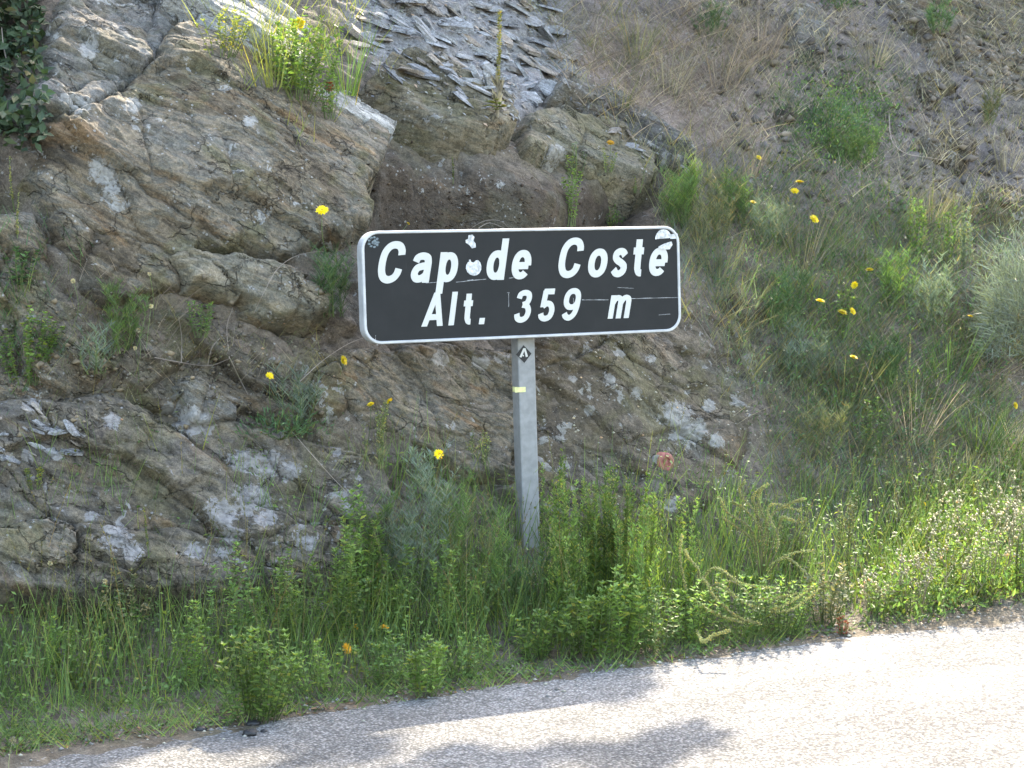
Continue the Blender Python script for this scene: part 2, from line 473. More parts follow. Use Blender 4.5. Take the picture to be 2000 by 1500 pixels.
# what the ground is made of, place by place (earth, litter, shale); shade painted into hollow and left gap
zone = np.empty((TU.size, 4), np.float32); zone[:] = (.14, .115, .088, 1)
uu, ss = TU.ravel(), TS.ravel()
jit = 0.12 * fbm(uu * 3, ss * 3, 4, 77)
def paint(pxs, colour, soft=0.14):
    p = us_poly(pxs)
    box = (uu > min(q[0] for q in p) - .5) & (uu < max(q[0] for q in p) + .5) & (ss > min(q[1] for q in p) - .5) & (ss < max(q[1] for q in p) + .5)
    w = sstep(-soft, soft, poly_sd(uu[box], ss[box], p) + jit[box])[:, None]
    zone[box, :3] = zone[box, :3] * (1 - w) + np.array(colour) * w
paint([(1000, -60), (2080, -60), (2080, 420), (1500, 420), (1300, 330), (1080, 160)], (.18, .148, .135))
paint([(1700, -60), (2080, -60), (2080, 480), (1800, 400), (1720, 200)], (.15, .13, .125))
paint([(1060, 60), (1500, 40), (1560, 260), (1350, 320), (1150, 200)], (.235, .175, .14))
paint([(690, -60), (1080, -60), (1140, 170), (960, 250), (760, 160), (680, 60)], (.22, .215, .215))
paint([(560, 320), (760, 320), (1060, 380), (1290, 350), (1290, 450), (900, 480), (560, 480)], (.06, .044, .032))  # dark brown earth of the hollow, overhang shade painted in
paint([(620, 290), (760, 300), (900, 330), (1060, 370), (1290, 350), (1290, 420), (900, 460), (640, 440)], (.055, .04, .029))  # darker core of the hollow: more shade in the earth colour
paint([(1000, 640), (1500, 640), (1460, 1060), (1000, 1060)], (.125, .105, .085))
paint([(1840, -60), (2080, -60), (2080, 170), (1900, 150)], (.215, .135, .085))
paint([(-80, -60), (85, -60), (80, 150), (40, 260), (70, 420), (110, 560), (60, 620), (-80, 620)], (.075, .06, .048))  # left gap: recess shade painted as darker earth
paint([(100, 570), (330, 590), (480, 655), (640, 680), (640, 700), (480, 760), (300, 770), (60, 770)], (.14, .105, .08))
paint([(1300, 420), (2080, 420), (2080, 900), (1500, 960)], (.15, .12, .095))
w = ((1 - sstep(.62, .95, ss + 0.25 * fbm(uu * 2, ss * 2, 3, 31)))[:, None])
zone[:, :3] = zone[:, :3] * (1 - w) + np.array((.10, .083, .06)) * w
ca = tme.color_attributes.new("zone", 'FLOAT_COLOR', 'POINT')
ca.data.foreach_set("color", zone.ravel())
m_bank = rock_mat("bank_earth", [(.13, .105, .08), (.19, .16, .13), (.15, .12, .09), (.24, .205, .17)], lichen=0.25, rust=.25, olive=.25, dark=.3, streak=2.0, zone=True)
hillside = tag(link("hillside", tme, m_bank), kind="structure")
BVHS = [BVHTree.FromPolygons(_tv.tolist(), _tf.tolist())]

# ------------------------------------------------------------------ rocks
LICHEN = [(490, 975, 44), (432, 1005, 40), (452, 1042, 26), (520, 1012, 26), (472, 900, 30), (522, 905, 40), (562, 920, 26), (372, 822, 36), (400, 835, 26), (330, 800, 20), (222, 822, 24), (225, 1052, 36), (260, 1080, 22), (378, 1075, 24), (62, 792, 20), (690, 838, 36), (650, 825, 20), (600, 1060, 20),
 (440, 1080, 22), (180, 1010, 18), (110, 890, 14), (1320, 810, 36), (1345, 842, 42), (1400, 862, 22), (1245, 772, 16), (1425, 945, 30), (1310, 985, 20), (1440, 782, 18), (1385, 792, 16), (1190, 740, 14), (1210, 690, 12), (1150, 800, 14), (1270, 700, 14), (1120, 740, 10), (1460, 700, 14),
 (205, 338, 34), (215, 376, 24), (232, 402, 20), (190, 325, 22), (490, 236, 16), (160, 205, 26), (170, 100, 20), (260, 205, 20), (130, 190, 18), (860, 700, 20), (940, 710, 22), (980, 700, 16), (1085, 300, 26), (1070, 330, 18)]
def paint_lichen(me, V):
    """pale crusts growing at places of their own on the rock"""
    c = np.zeros(len(V), np.float32); uv_ = to_px(V)
    for x, y, r in LICHEN: c = np.maximum(c, (1.5 - np.hypot((uv_[:, 0] - x), (uv_[:, 1] - y) * 1.2) / (r * 1.1)).clip(0, 1) * .48)
    a_ = me.attributes.new("lichen", 'FLOAT', 'POINT'); a_.data.foreach_set("value", c.astype(np.float32))
def rock(name, label, pxs, thick, mat, seed, bevel=0.05, amp=1.0, res=0.0085, lift=None, jag=0.035, cat="rock", parent=None, sink=0.16, group=None, register=True):
    """a body of bedrock standing out of the bank; lift = (px0, px1, extra) grows the thickness from one point to another"""
    poly = us_poly(pxs)
    pu, ps = [p[0] for p in poly], [p[1] for p in poly]
    gu = np.arange(min(pu) - .1, max(pu) + .1, res); gs = np.arange(min(ps) - .1, max(ps) + .1, res)
    U, S = np.meshgrid(gu, gs, indexing='ij')
    u2 = U + jag * fbm(U * 5, S * 5, 4, seed); s2 = S + jag * fbm(U * 5 + 9, S * 5, 4, seed + 7)
    a, b = bed(U, S)
    cj, _ = cells(a * 7, b * 16, seed + 70)
    q = poly_sd(u2, s2, poly) + jag * 0.8 * cj
    th = np.full(U.shape, float(thick))
    if lift:
        p0, p1 = np.array(us_of(*lift[0])), np.array(us_of(*lift[1])); dv = p1 - p0
        th = th + lift[2] * np.clip(((U - p0[0]) * dv[0] + (S - p0[1]) * dv[1]) / (dv @ dv), 0, 1.1)
    edge = np.clip(q / bevel, -1.6, 1)
    prof = np.where(edge > 0, 1 - (1 - edge) ** 2.2, edge * 1.2)
    d = np.where(prof > 0, prof * th, prof * sink) + strata(U, S, seed + 300, amp) * (0.35 + 0.65 * np.clip(edge, 0, 1)) + 0.05 * fbm(U * .9, S * .9, 4, 100)
    P = base(U, S) + base_n(U, S) * d[..., None]
    keep = q > -bevel * 1.55
    nu, ns = U.shape
    F = grid_faces(nu, ns)
    F = F[keep.ravel()[F].all(1)]
    used = np.unique(F); idx = np.full(nu * ns, -1); idx[used] = np.arange(len(used))
    V = P.reshape(-1, 3)[used]; F = idx[F]
    c = V.mean(0); c[2] = V[:, 2].min()
    me = make_mesh(name, V - c, [F], True, np.stack([U.ravel()[used], S.ravel()[used]], 1))
    o = link(name, me, mat, None, c)
    if parent is not None:
        o.parent = parent; o.location = c - np.array(parent.location)
    else: tag(o, label, cat, group)
    paint_lichen(me, V)
    if register: BVHS.append(BVHTree.FromPolygons(V.tolist(), F.tolist()))
    return o
BROWN = [(.08, .064, .045), (.165, .13, .088), (.115, .107, .086), (.205, .165, .115), (.135, .125, .104), (.178, .148, .112)]
GREY = [(.08, .074, .066), (.145, .14, .128), (.13, .11, .085), (.19, .182, .168)]
DARK = [(.06, .05, .04), (.13, .108, .08), (.085, .075, .06), (.165, .138, .10), (.105, .094, .08)]
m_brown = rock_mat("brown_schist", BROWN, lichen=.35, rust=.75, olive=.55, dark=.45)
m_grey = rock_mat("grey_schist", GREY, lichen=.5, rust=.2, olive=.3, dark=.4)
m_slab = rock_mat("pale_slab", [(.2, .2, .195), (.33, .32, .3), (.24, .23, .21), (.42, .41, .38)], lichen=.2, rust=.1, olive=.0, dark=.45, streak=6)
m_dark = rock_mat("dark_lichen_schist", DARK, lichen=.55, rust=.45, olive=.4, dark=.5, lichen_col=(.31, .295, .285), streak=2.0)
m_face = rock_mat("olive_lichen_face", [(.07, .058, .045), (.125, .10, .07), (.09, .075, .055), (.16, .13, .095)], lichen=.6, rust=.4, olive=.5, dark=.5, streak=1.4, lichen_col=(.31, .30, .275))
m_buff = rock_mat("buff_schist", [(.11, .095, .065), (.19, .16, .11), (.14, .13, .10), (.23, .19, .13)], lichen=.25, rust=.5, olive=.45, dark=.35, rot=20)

big = rock("rock_outcrop", "large brown rock face filling the bank to the left of the sign",
     [(62, 262), (150, 238), (275, 165), (318, 108), (400, 112), (480, 165), (545, 222), (640, 250), (742, 308), (738, 350), (700, 395), (705, 470), (610, 505), (540, 520), (440, 500), (380, 520), (330, 590), (180, 620), (125, 545), (92, 430), (66, 400)],
     0.10, m_brown, 1, bevel=.06, amp=.6, lift=((300, 620), (420, 120), .10))
rock("rock_outcrop", "blue-grey lichen-spotted rock at the top left above the brown face",
     [(88, 60), (165, -40), (345, -40), (356, 70), (338, 118), (294, 178), (168, 252), (50, 262), (30, 215), (72, 150)],
     0.135, m_grey, 2, bevel=.05, amp=.7)
for k, (pxs, t) in enumerate([
        ([(255, -40), (350, -40), (470, 60), (560, 150), (535, 165), (440, 110), (330, 40)], .30),
        ([(300, 60), (345, 40), (450, 110), (552, 190), (548, 222), (470, 170), (380, 110)], .27),
        ([(350, 92), (420, 122), (500, 190), (560, 216), (548, 240), (470, 190), (390, 135)], .23),
        ([(548, 218), (640, 228), (745, 292), (742, 314), (650, 278), (565, 250)], .20)]):
    rock("slab", None, pxs, t, m_slab, 20 + k, bevel=.022, amp=.45, jag=.02, parent=big)
rock("rock_block", "buff rock block jutting out above the sign's left half",
     [(692, 190), (728, 152), (830, 172), (900, 205), (962, 240), (988, 292), (962, 318), (880, 312), (800, 280), (722, 226)], .20, m_buff, 5, bevel=.05, amp=.6)
rock("rock_wedge", "wedge of grey rock with an orange tip below left of the sign",
     [(300, 515), (345, 500), (440, 505), (520, 530), (600, 565), (637, 592), (628, 640), (590, 665), (480, 652), (430, 605), (345, 580)], .17, m_buff, 6, bevel=.05, amp=.6)
rock("rock_outcrop", "dark rock blotched with pale lichen along the foot of the bank at left",
     [(-70, 800), (40, 775), (140, 780), (250, 800), (330, 830), (440, 815), (540, 850), (640, 880), (720, 900), (745, 980), (735, 1100), (640, 1190), (300, 1210), (-70, 1200)],
     0.12, m_dark, 7, bevel=.07, amp=.85, lift=((300, 850), (300, 1150), .06))
rock("rock_outcrop", "shaded rough rock at the left edge between the creeper and the dark lichen rock",
     [(-70, 440), (60, 430), (110, 540), (170, 620), (250, 640), (240, 720), (120, 790), (-70, 800)], .07, m_brown, 17, bevel=.08, amp=.9)
rock("rock_outcrop", "broken rock shelf carrying the dry branch, left of the signpost",
     [(250, 640), (340, 600), (480, 655), (600, 680), (660, 700), (680, 800), (640, 870), (560, 850), (440, 800), (330, 810), (240, 790), (200, 720)], .05, m_face, 18, bevel=.08, amp=.85)
rock("rock_ledge", "small grey slab with a pinkish lichen patch above the dark rock at left",
     [(312, 764), (370, 752), (450, 800), (455, 835), (400, 852), (345, 856)], .15, m_grey, 8, bevel=.03, amp=.5)
rock("rock_outcrop", "cracked brown rock directly behind the left side of the signpost",
     [(640, 690), (760, 680), (860, 672), (1010, 690), (1015, 960), (900, 945), (770, 880), (690, 840), (630, 770)], .10, m_brown, 9, bevel=.06, amp=.7)
rock("rock_outcrop", "lichen-speckled earthy rock face to the right of the signpost",
     [(1040, 650), (1340, 600), (1470, 640), (1480, 780), (1440, 920), (1340, 1060), (1040, 1080)], .06, m_face, 10, bevel=.10, amp=.5)
rock("rock_ledge", "ochre rock ledge above the right half of the sign",
     [(1000, 262), (1060, 240), (1180, 262), (1275, 330), (1262, 378), (1180, 362), (1100, 330), (1010, 320)], .14, m_buff, 11, bevel=.05, amp=.6)
led = rock("rock_ledge", "thin grey slab ledge slanting down above the sign's right corner",
     [(1060, 178), (1190, 225), (1350, 325), (1345, 350), (1200, 275), (1060, 215)], .16, m_grey, 12, bevel=.025, amp=.5, jag=.02)
rock("slab", None, [(1120, 215), (1230, 255), (1340, 335), (1325, 362), (1220, 300), (1120, 245)], .14, m_grey, 13, bevel=.02, amp=.4, jag=.02, parent=led)
rock("rock_outcrop", "weathered rock patched with rust in the top right corner of the bank",
     [(1700, -70), (2090, -70), (2090, 210), (1960, 190), (1860, 150), (1760, 60)], .10, m_brown, 14, bevel=.08, amp=.7)
rock("boulder", "grey boulder poking out of the dry grass at upper right",
     [(1520, 40), (1580, 30), (1610, 80), (1590, 140), (1540, 110)], .12, m_grey, 15, bevel=.05, amp=.35)
rock("rock_outcrop", "small rusty rock nose low at the left edge above the grass",
     [(-70, 1040), (60, 1030), (130, 1060), (150, 1110), (90, 1150), (-70, 1160)], .24, m_brown, 16, bevel=.05, amp=.5)

for q, (pxs, lab) in enumerate([
    ([(1500, 235), (1530, 215), (1548, 240), (1520, 262)], "small stone bedded in the dead grass left of the matted shrub"),
    ([(1790, 280), (1860, 265), (1905, 300), (1880, 335), (1800, 325)], "low rock poking from the bare bank right of the matted shrub"),
    ([(1900, 390), (1960, 370), (2020, 410), (1990, 450), (1915, 440)], "low rock near the right edge above the silvery shrub"),
    ([(1780, 160), (1830, 150), (1860, 190), (1810, 215)], "small rock on the bare bank below the rusty outcrop"),
    ([(1400, 590), (1450, 580), (1490, 620), (1440, 640)], "brown stone showing through the growth right of the sign")]):
    rock("rock_stub", lab, pxs, .09, m_face, 30 + q, bevel=.04, amp=.7, jag=.02)

def hit(px, py):
    """first rock or earth surface behind a photo pixel"""
    best, d = None, 1e9
    o, r = Vector(CAM_O), Vector(ray(px, py))
    for b in BVHS:
        h, n, i, dd = b.ray_cast(o, r)
        if h is not None and dd < d: best, d = np.array(h), dd
    if best is None:
        best = CAM_O + ray(px, py) * 11.0
    return best
def drop(P, up=3.0):
    """the surface straight below a point"""
    best = -9.0
    for b in BVHS:
        h, n, i, dd = b.ray_cast(Vector((P[0], P[1], P[2] + up)), Vector((0, 0, -1)))
        if h is not None and h[2] > best: best = h[2]
    return np.array([P[0], P[1], best]) if best > -9 else np.array([P[0], P[1], 0.0])

# ------------------------------------------------------------------ road and far ground
def strip(name, us, vs, zfun, mat):
    U, V = np.meshgrid(us, vs, indexing='ij')
    P = W(U, V, zfun(U, V))
    return link(name, make_mesh(name, P.reshape(-1, 3), [grid_faces(len(us), len(vs))], True, np.stack([U.ravel(), V.ravel()], 1)), mat)
k = NT("chip_seal")
uv = k.node("TexCoord").outputs["UV"]
chip = k.node("TexVoronoi", {"Vector": uv, "Scale": 95.0, "Randomness": 1.0})
chipd, chipc = chip.outputs["Distance"], chip.outputs["Color"]
sep = k.node("SeparateColor", {0: chipc}).outputs[0]
c = k.ramp(sep, [(0.0, (.125, .121, .115)), (.3, (.19, .184, .174)), (.7, (.245, .238, .226)), (1.0, (.33, .32, .305))])
c = k.mix(1.0, c, k.grey(k.mapr(chipd, 0.25, 0.62, 1.1, 0.55)), 'MULTIPLY')
c = k.mix(1.0, c, k.grey(k.mapr(k.noise(uv, 1.1, 6, .65), .3, .7, .80, 1.18)), 'MULTIPLY')
lane = k.noise(k.node("Mapping", {"Vector": uv, "Scale": (.12, 1.3, 1)}).outputs[0], 1.6, 5, .6)
c = k.mix(1.0, c, k.grey(k.mapr(lane, .3, .7, .85, 1.12)), 'MULTIPLY')
c = k.mix(k.math('MULTIPLY', k.mapr(k.noise(uv, 24, 5, .7), .63, .69), .7), c, (.06, .055, .05))
c = k.mix(k.math('MULTIPLY', k.mapr(k.noise(uv, 5, 6, .7, 1.0), .62, .70), .35), c, (.09, .083, .075))
nb = k.bump(k.math('SUBTRACT', 0.6, chipd), 0.9, 0.008)
m_road = k.finish(c, 0.9, nb, 0.2)
def road_z(U, V): return -0.02 * sstep(-.1, .5, V) + 0.004 * fbm(U * 2, V * 2, 3, 5)
tag(strip("road", np.concatenate([-np.geomspace(60, 5, 20), np.arange(-4.9, 6, .1), np.geomspace(6, 60, 20)]), np.concatenate([np.arange(-6.9, .6, .1)]), road_z, m_road), kind="structure")
m_ground = plain_mat("dry_ground", (.13, .12, .075), .95, .3, .1, scale=.6)
gr = np.array([-400, -120, -40, 0, 40, 120, 400.0])
tag(strip("ground", gr, gr, lambda U, V: -0.09 + 0 * U - 6 * sstep(10, 100, np.abs(V + 3)), m_ground), kind="structure")

# ------------------------------------------------------------------ the sign
PHI = 0.4134
S_EX = np.array([math.cos(PHI), math.sin(PHI), 0]); S_EY = np.array([-math.sin(PHI), math.cos(PHI), 0]); S_EZ = np.array([0, 0, 1.0])
S_C = np.array([0.081, 7.889, 1.481])
foot = drop(S_C + S_EY * .1)
S_O = np.array([S_C[0], S_C[1], foot[2] - .05])
sign = empty("road_sign", tuple(S_O), PHI)
tag(sign, "black altitude sign with raised white italic lettering on a grey metal post", "road sign")
def s_loc(px, py, y=0.0):
    r = ray(px, py)
    t = ((S_C + S_EY * y - CAM_O) @ S_EY) / (r @ S_EY)
    P = CAM_O + r * t - S_O
    return P @ S_EX, P[2]
def zs(zx, zy, y=0.0): return s_loc(650 + zx * .35, 400 + zy * .35, y)      # from the enlarged crop
def rrect(w, h, r, n=8):
    out = []
    for cx, cz, a0 in ((w / 2 - r, h / 2 - r, 0), (-w / 2 + r, h / 2 - r, 90), (-w / 2 + r, -h / 2 + r, 180), (w / 2 - r, -h / 2 + r, 270)):
        for i in range(n + 1):
            a = math.radians(a0 + 90 * i / n); out.append((cx + r * math.cos(a), cz + r * math.sin(a)))
    return np.array(out)
m_black = None
k = NT("sign_black")
po = k.node("TexCoord").outputs["Object"]
n1 = k.noise(po, 7, 5, .6); n2 = k.noise(k.node("Mapping", {"Vector": po, "Scale": (40, 1, 2)}).outputs[0], 4, 4, .6)
c = k.mix(k.mapr(n1, .35, .7), (.0165, .0172, .0175), (.024, .024, .0235))
c = k.mix(k.math('MULTIPLY', k.mapr(n2, .62, .75), .25), c, (.05, .05, .048))
m_black = k.finish(c, k.mapr(n1, .3, .7, .5, .68), None, .18)
m_white = plain_mat("sign_white", (.52, .51, .475), .6, .025, .2, scale=14)
m_rim = plain_mat("aluminium_rim", (.46, .46, .46), .5, .15, .4, metal=.2, scale=12)
m_peel = plain_mat("peeled_sticker", (.50, .50, .49), .6, .35, .2, scale=60)
m_scratch = plain_mat("scratch", (.30, .30, .30), .6, .4, .2, scale=50)
m_galv = plain_mat("galvanised_steel", (.25, .25, .245), .6, .12, .3, metal=.2, scale=30)
SW, SH, SR, DEP = 1.5, .472, .075, .06
cz = S_C[2] - S_O[2]
def ring(g, o1, y1, o2, y2):
    n = len(o1)
    V = np.concatenate([np.stack([o1[:, 0], np.full(n, y1), o1[:, 1] + cz], 1), np.stack([o2[:, 0], np.full(n, y2), o2[:, 1] + cz], 1)])
    i = np.arange(n); j = (i + 1) % n
    g.add(V, np.stack([i, j, j + n, i + n], 1))
def disc(g, o, y):
    n = len(o)
    V = np.concatenate([[[0, y, cz]], np.stack([o[:, 0], np.full(n, y), o[:, 1] + cz], 1)])
    i = np.arange(n)
    g.add(V, T=np.stack([np.zeros(n, int), 1 + i, 1 + (i + 1) % n], 1))
outer, inn, inn2 = rrect(SW, SH, SR), rrect(SW - .021, SH - .021, SR - .009), rrect(SW - .027, SH - .027, SR - .012)
mid_o = rrect(SW - .006, SH - .006, SR - .002)
g = Geo(); ring(g, outer, DEP, outer, .004); ring(g, outer, .004, mid_o, 0); ring(g, mid_o, 0, inn, 0); ring(g, inn, 0, inn2, .005)
ring(g, rrect(SW - .03, SH - .03, SR - .012), DEP - .012, outer, DEP)
rim = g.build("rim", m_rim, sign)
g = Geo(); disc(g, rrect(SW - .024, SH - .024, SR - .010), .0042)
face = g.build("face", m_black, sign)
g = Geo(); disc(g, rrect(SW - .03, SH - .03, SR - .012), DEP - .011)
g.build("back_plate", m_galv, sign)
# post: a square hollow section
pxl, _ = s_loc(1011.5, 665, DEP); pxr, _ = s_loc(1045.0, 665, DEP)
pw, pc = pxr - pxl, (pxl + pxr) / 2
bmq = rrect(pw, .078, .007, 3)
g = Geo(); n = len(bmq); ztop = cz + SH / 2 - .03
V = np.concatenate([np.stack([bmq[:, 0] + pc, bmq[:, 1] + DEP + .001 + .039, np.full(n, zz)], 1) for zz in (-.25, ztop)])
i = np.arange(n); g.add(V, np.stack([i, (i + 1) % n, (i + 1) % n + n, i + n], 1))
g.add(V[n:], T=[[0, q, q + 1] for q in range(1, n - 1)])
post = g.build("post", m_galv, sign)
for zz in (cz - .12, cz + .12):
    g = Geo()
    b = rrect(pw + .09, .05, .006, 2)
    for y0, y1 in ((DEP + .0005, DEP + .012),):
        V = np.concatenate([np.stack([b[:, 0] + pc, np.full(len(b), yy), b[:, 1] + zz], 1) for yy in (DEP - .010, DEP + .0)])
    nb_ = len(b); i = np.arange(nb_)
    g.add(V, np.stack([i, (i + 1) % nb_, (i + 1) % nb_ + nb_, i + nb_], 1)); g.add(V[nb_:], T=[[0, q, q + 1] for q in range(1, nb_ - 1)])
    g.build("bracket", m_galv, sign)

# lettering: thick strokes in a box one capital high
def arc(cx, cy, rx, ry, a0, a1, n=28, p=1.0):
    a = np.radians(np.linspace(a0, a1, n)); c_, s_ = np.cos(a), np.sin(a)
    return np.stack([cx + rx * np.sign(c_) * np.abs(c_) ** p, cy + ry * np.sign(s_) * np.abs(s_) ** p], 1)
def cr(pts, n=9):
    p = np.array(pts, float); p = np.vstack([2 * p[0] - p[1], p, 2 * p[-1] - p[-2]]); out = []
    for i in range(1, len(p) - 2):
        for t in np.linspace(0, 1, n, endpoint=False):
            out.append(.5 * (2 * p[i] + (p[i + 1] - p[i - 1]) * t + (2 * p[i - 1] - 5 * p[i] + 4 * p[i + 1] - p[i + 2]) * t * t + (3 * p[i] - p[i - 1] - 3 * p[i + 1] + p[i + 2]) * t ** 3))
    return np.array(out + [p[-2]])
def ln(*p): return np.array(p, float)
def j(*a): return np.concatenate(a)
X = .72
GL = {
 'C': [cr([(.60, .665), (.59, .77), (.52, .875), (.38, .91), (.24, .865), (.135, .73), (.095, .52), (.105, .30), (.18, .145), (.31, .09), (.45, .125), (.54, .22), (.575, .345)])],
 'o': [arc(.29, X / 2, .195, X / 2 - .09, 0, 360, 36, .9)],
 'a': [j(cr([(.085, .50), (.13, .60), (.26, .635), (.39, .59), (.43, .47)]), ln((.43, .3), (.43, 0))), cr([(.43, .40), (.30, .395), (.15, .35), (.09, .22), (.15, .11), (.27, .10), (.39, .17), (.43, .26)])],
 'p': [ln((.09, X), (.09, -.27)), arc(.29, X / 2, .20, X / 2 - .09, 0, 360, 32, .9)],
 'd': [ln((.49, 1.0), (.49, 0)), arc(.29, X / 2, .20, X / 2 - .09, 0, 360, 32, .9)],
 'e': [ln((.12, .335), (.50, .335)), arc(.285, X / 2, .19, X / 2 - .09, -4, 318, 34, .9)],
 's': [cr([(.45, .53), (.37, .615), (.26, .635), (.14, .59), (.115, .49), (.2, .41), (.33, .35), (.435, .27), (.42, .15), (.3, .085), (.17, .10), (.075, .19)])],
 't': [j(ln((.19, .93), (.19, .30)), cr([(.19, .29), (.20, .19), (.25, .115), (.32, .09), (.39, .09)])), ln((-.05, .64), (.43, .64))],
 'A': [ln((.06, 0), (.33, 1.0)), ln((.33, 1.0), (.60, 0)), ln((.15, .27), (.51, .27))],
 'l': [ln((.09, 1.0), (.09, 0))],
 '.': [ln((.09, .19), (.09, 0))],
 '3': [cr([(.09, .74), (.13, .86), (.28, .91), (.43, .86), (.46, .72), (.39, .59), (.25, .545)]), cr([(.25, .545), (.42, .50), (.50, .34), (.44, .16), (.28, .09), (.13, .14), (.08, .28)])],
 '5': [ln((.50, .915), (.10, .915)), ln((.17, .95), (.13, .44)), j(cr([(.13, .47), (.27, .55), (.42, .50), (.49, .33), (.43, .15), (.27, .09), (.13, .14), (.08, .25)]))],
 '9': [arc(.28, .66, .195, .25, 0, 360, 30, .9), cr([(.475, .68), (.47, .42), (.41, .2), (.28, .09), (.15, .13), (.09, .23)])],
 'm': [ln((.09, X), (.09, 0)), j(ln((.09, .42)), cr([(.09, .46), (.17, .60), (.27, .635), (.36, .58), (.375, .45)]), ln((.375, 0))), j(ln((.375, .42)), cr([(.375, .46), (.46, .60), (.56, .635), (.65, .58), (.665, .45)]), ln((.665, 0)))],
}
def unit2(v): return v / np.linalg.norm(v)
def letter(ch, x0, x1, z0, cap, shear=.22, thick=.175, y=.0042):
    S = GL[ch]; t = thick * cap
    allp = np.concatenate(S); hw = thick / 2
    # natural extent after shear, then fitted to the measured one
    lo = min((p[:, 0] + shear * p[:, 1]).min() for p in S) - hw; hi = max((p[:, 0] + shear * p[:, 1]).max() for p in S) + hw
    sc = ((x1 - x0) / cap) / (hi - lo)
    g = Geo()
    strokes = []
    for p in S:
        p = p[np.r_[True, np.hypot(*np.diff(p, axis=0).T) > 1e-5]]
        d = np.diff(p, axis=0); d /= np.linalg.norm(d, axis=1)[:, None]
        cut = [i + 1 for i in range(len(d) - 1) if d[i] @ d[i + 1] < .82]
        e0 = [0] + cut; e1 = cut + [len(p) - 1]
        for m_, (i0, i1) in enumerate(zip(e0, e1)):
            r = p[i0:i1 + 1].copy()
            if m_ > 0: r[0] -= unit2(r[1] - r[0]) * hw * .97
            if m_ < len(e0) - 1: r[-1] += unit2(r[-1] - r[-2]) * hw * .97
            strokes.append(r)
    for si, p in enumerate(strokes):
        closed = np.allclose(p[0], p[-1], atol=1e-3) and len(p) > 5
        q = p[np.r_[True, np.hypot(*np.diff(p, axis=0).T) > 1e-5]]
        d = np.diff(q, axis=0); d /= np.linalg.norm(d, axis=1)[:, None]
        nrm = np.stack([-d[:, 1], d[:, 0]], 1)
        if closed:
            n0 = nrm[-1] + nrm[0]; vn = np.vstack([n0, nrm[:-1] + nrm[1:], n0])
        else: vn = np.vstack([nrm[0], nrm[:-1] + nrm[1:], nrm[-1]])
        vn /= np.linalg.norm(vn, axis=1)[:, None]
        nn = np.vstack([nrm[:1], nrm]); cosv = np.abs((vn * nn).sum(1)).clip(.6, 1)
        off = vn * (hw / cosv)[:, None]
        off[:, 0] /= max(sc, .5)
        if len(q) == 2 and abs(d[0, 1]) > .8: off[:] = [[-np.sign(d[0, 1]) * hw / abs(d[0, 1]) / sc, 0]]
        slant = lambda r: np.stack([x0 + cap * sc * (r[:, 0] + shear * r[:, 1] - lo), z0 + cap * r[:, 1]], 1)
        L_, R_ = slant(q + off), slant(q - off)
        ya, yb = y - .0014 - .0002 * si, y + .001
        n = len(q)
        V = np.stack([np.c_[L_[:, 0], np.full(n, ya), L_[:, 1]], np.c_[R_[:, 0], np.full(n, ya), R_[:, 1]], np.c_[R_[:, 0], np.full(n, yb), R_[:, 1]], np.c_[L_[:, 0], np.full(n, yb), L_[:, 1]]], 1).reshape(-1, 3)
        i = np.arange(n - 1) * 4
        Q = np.concatenate([np.stack([i + a, i + 4 + a, i + 4 + (a + 1) % 4, i + (a + 1) % 4], 1) for a in (0, 1, 3)])
        ends = [[0, 1, 2, 3], [4 * n - 4, 4 * n - 1, 4 * n - 2, 4 * n - 3]]
        g.add(V, Q if closed else np.concatenate([Q, ends]))
    return g.build("letter", m_white, face)
for ch, l, r, yb in [('C', 258, 412, 441), ('a', 440, 556, 437), ('p', 576, 700, 434), ('d', 865, 990, 421), ('e', 1004, 1112, 418), ('C', 1265, 1406, 411), ('o', 1430, 1536, 407), ('s', 1556, 1650, 404), ('t', 1674, 1752, 401), ('e', 1770, 1873, 399)]:
    xa, za = zs(l, yb); xb, _ = zs(r, yb)
    letter(ch, xa, xb, za, .1765)
for ch, l, r, yb in [('A', 497, 613, 680), ('l', 650, 702, 673), ('t', 728, 796, 670), ('.', 817, 851, 667), ('3', 1017, 1116, 660), ('5', 1150, 1258, 653), ('9', 1280, 1391, 648), ('m', 1536, 1670, 636)]:
    xa, za = zs(l, yb); xb, _ = zs(r, yb)
    letter(ch, xa, xb, za, .1415 if ch != 'm' else .142)
# stickers, peeled patches and scratches
def blob(name, zpts, y, mat, parent=face, jag=0.0):
    P = np.array([zs(*q) for q in zpts]); c_ = P.mean(0)
    g = Geo(); n = len(P)
    if jag: P = c_ + (P - c_) * (1 + jag * (rng.random((n, 1)) - .5))
    V = np.concatenate([[[c_[0], y, c_[1]]], np.c_[P[:, 0], np.full(n, y), P[:, 1]]])
    i = np.arange(n); g.add(V, T=np.stack([np.zeros(n, int), 1 + i, 1 + (i + 1) % n], 1))
    return g.build(name, mat, parent)
def circ(cx, cy, rx, ry, n=22, a0=0, a1=360): return [(cx + rx * math.cos(math.radians(a)), cy + ry * math.sin(math.radians(a))) for a in np.linspace(a0, a1, n, endpoint=(a1 - a0) < 360)]
blob("sticker", [(743, 355), (745, 338), (753, 322), (762, 316), (760, 308), (768, 304), (772, 318), (786, 322), (800, 310), (812, 308), (824, 322), (830, 342), (829, 362), (821, 380), (806, 392), (788, 396), (768, 390), (752, 376)], .0020, m_peel)["label"] = "round worn pale sticker between the words"
blob("sticker", [(758, 170), (780, 166), (792, 180), (786, 200), (798, 215), (800, 238), (778, 243), (764, 225), (744, 212), (742, 196), (756, 190)], .0026, m_peel)["label"] = "small torn white sticker scrap"
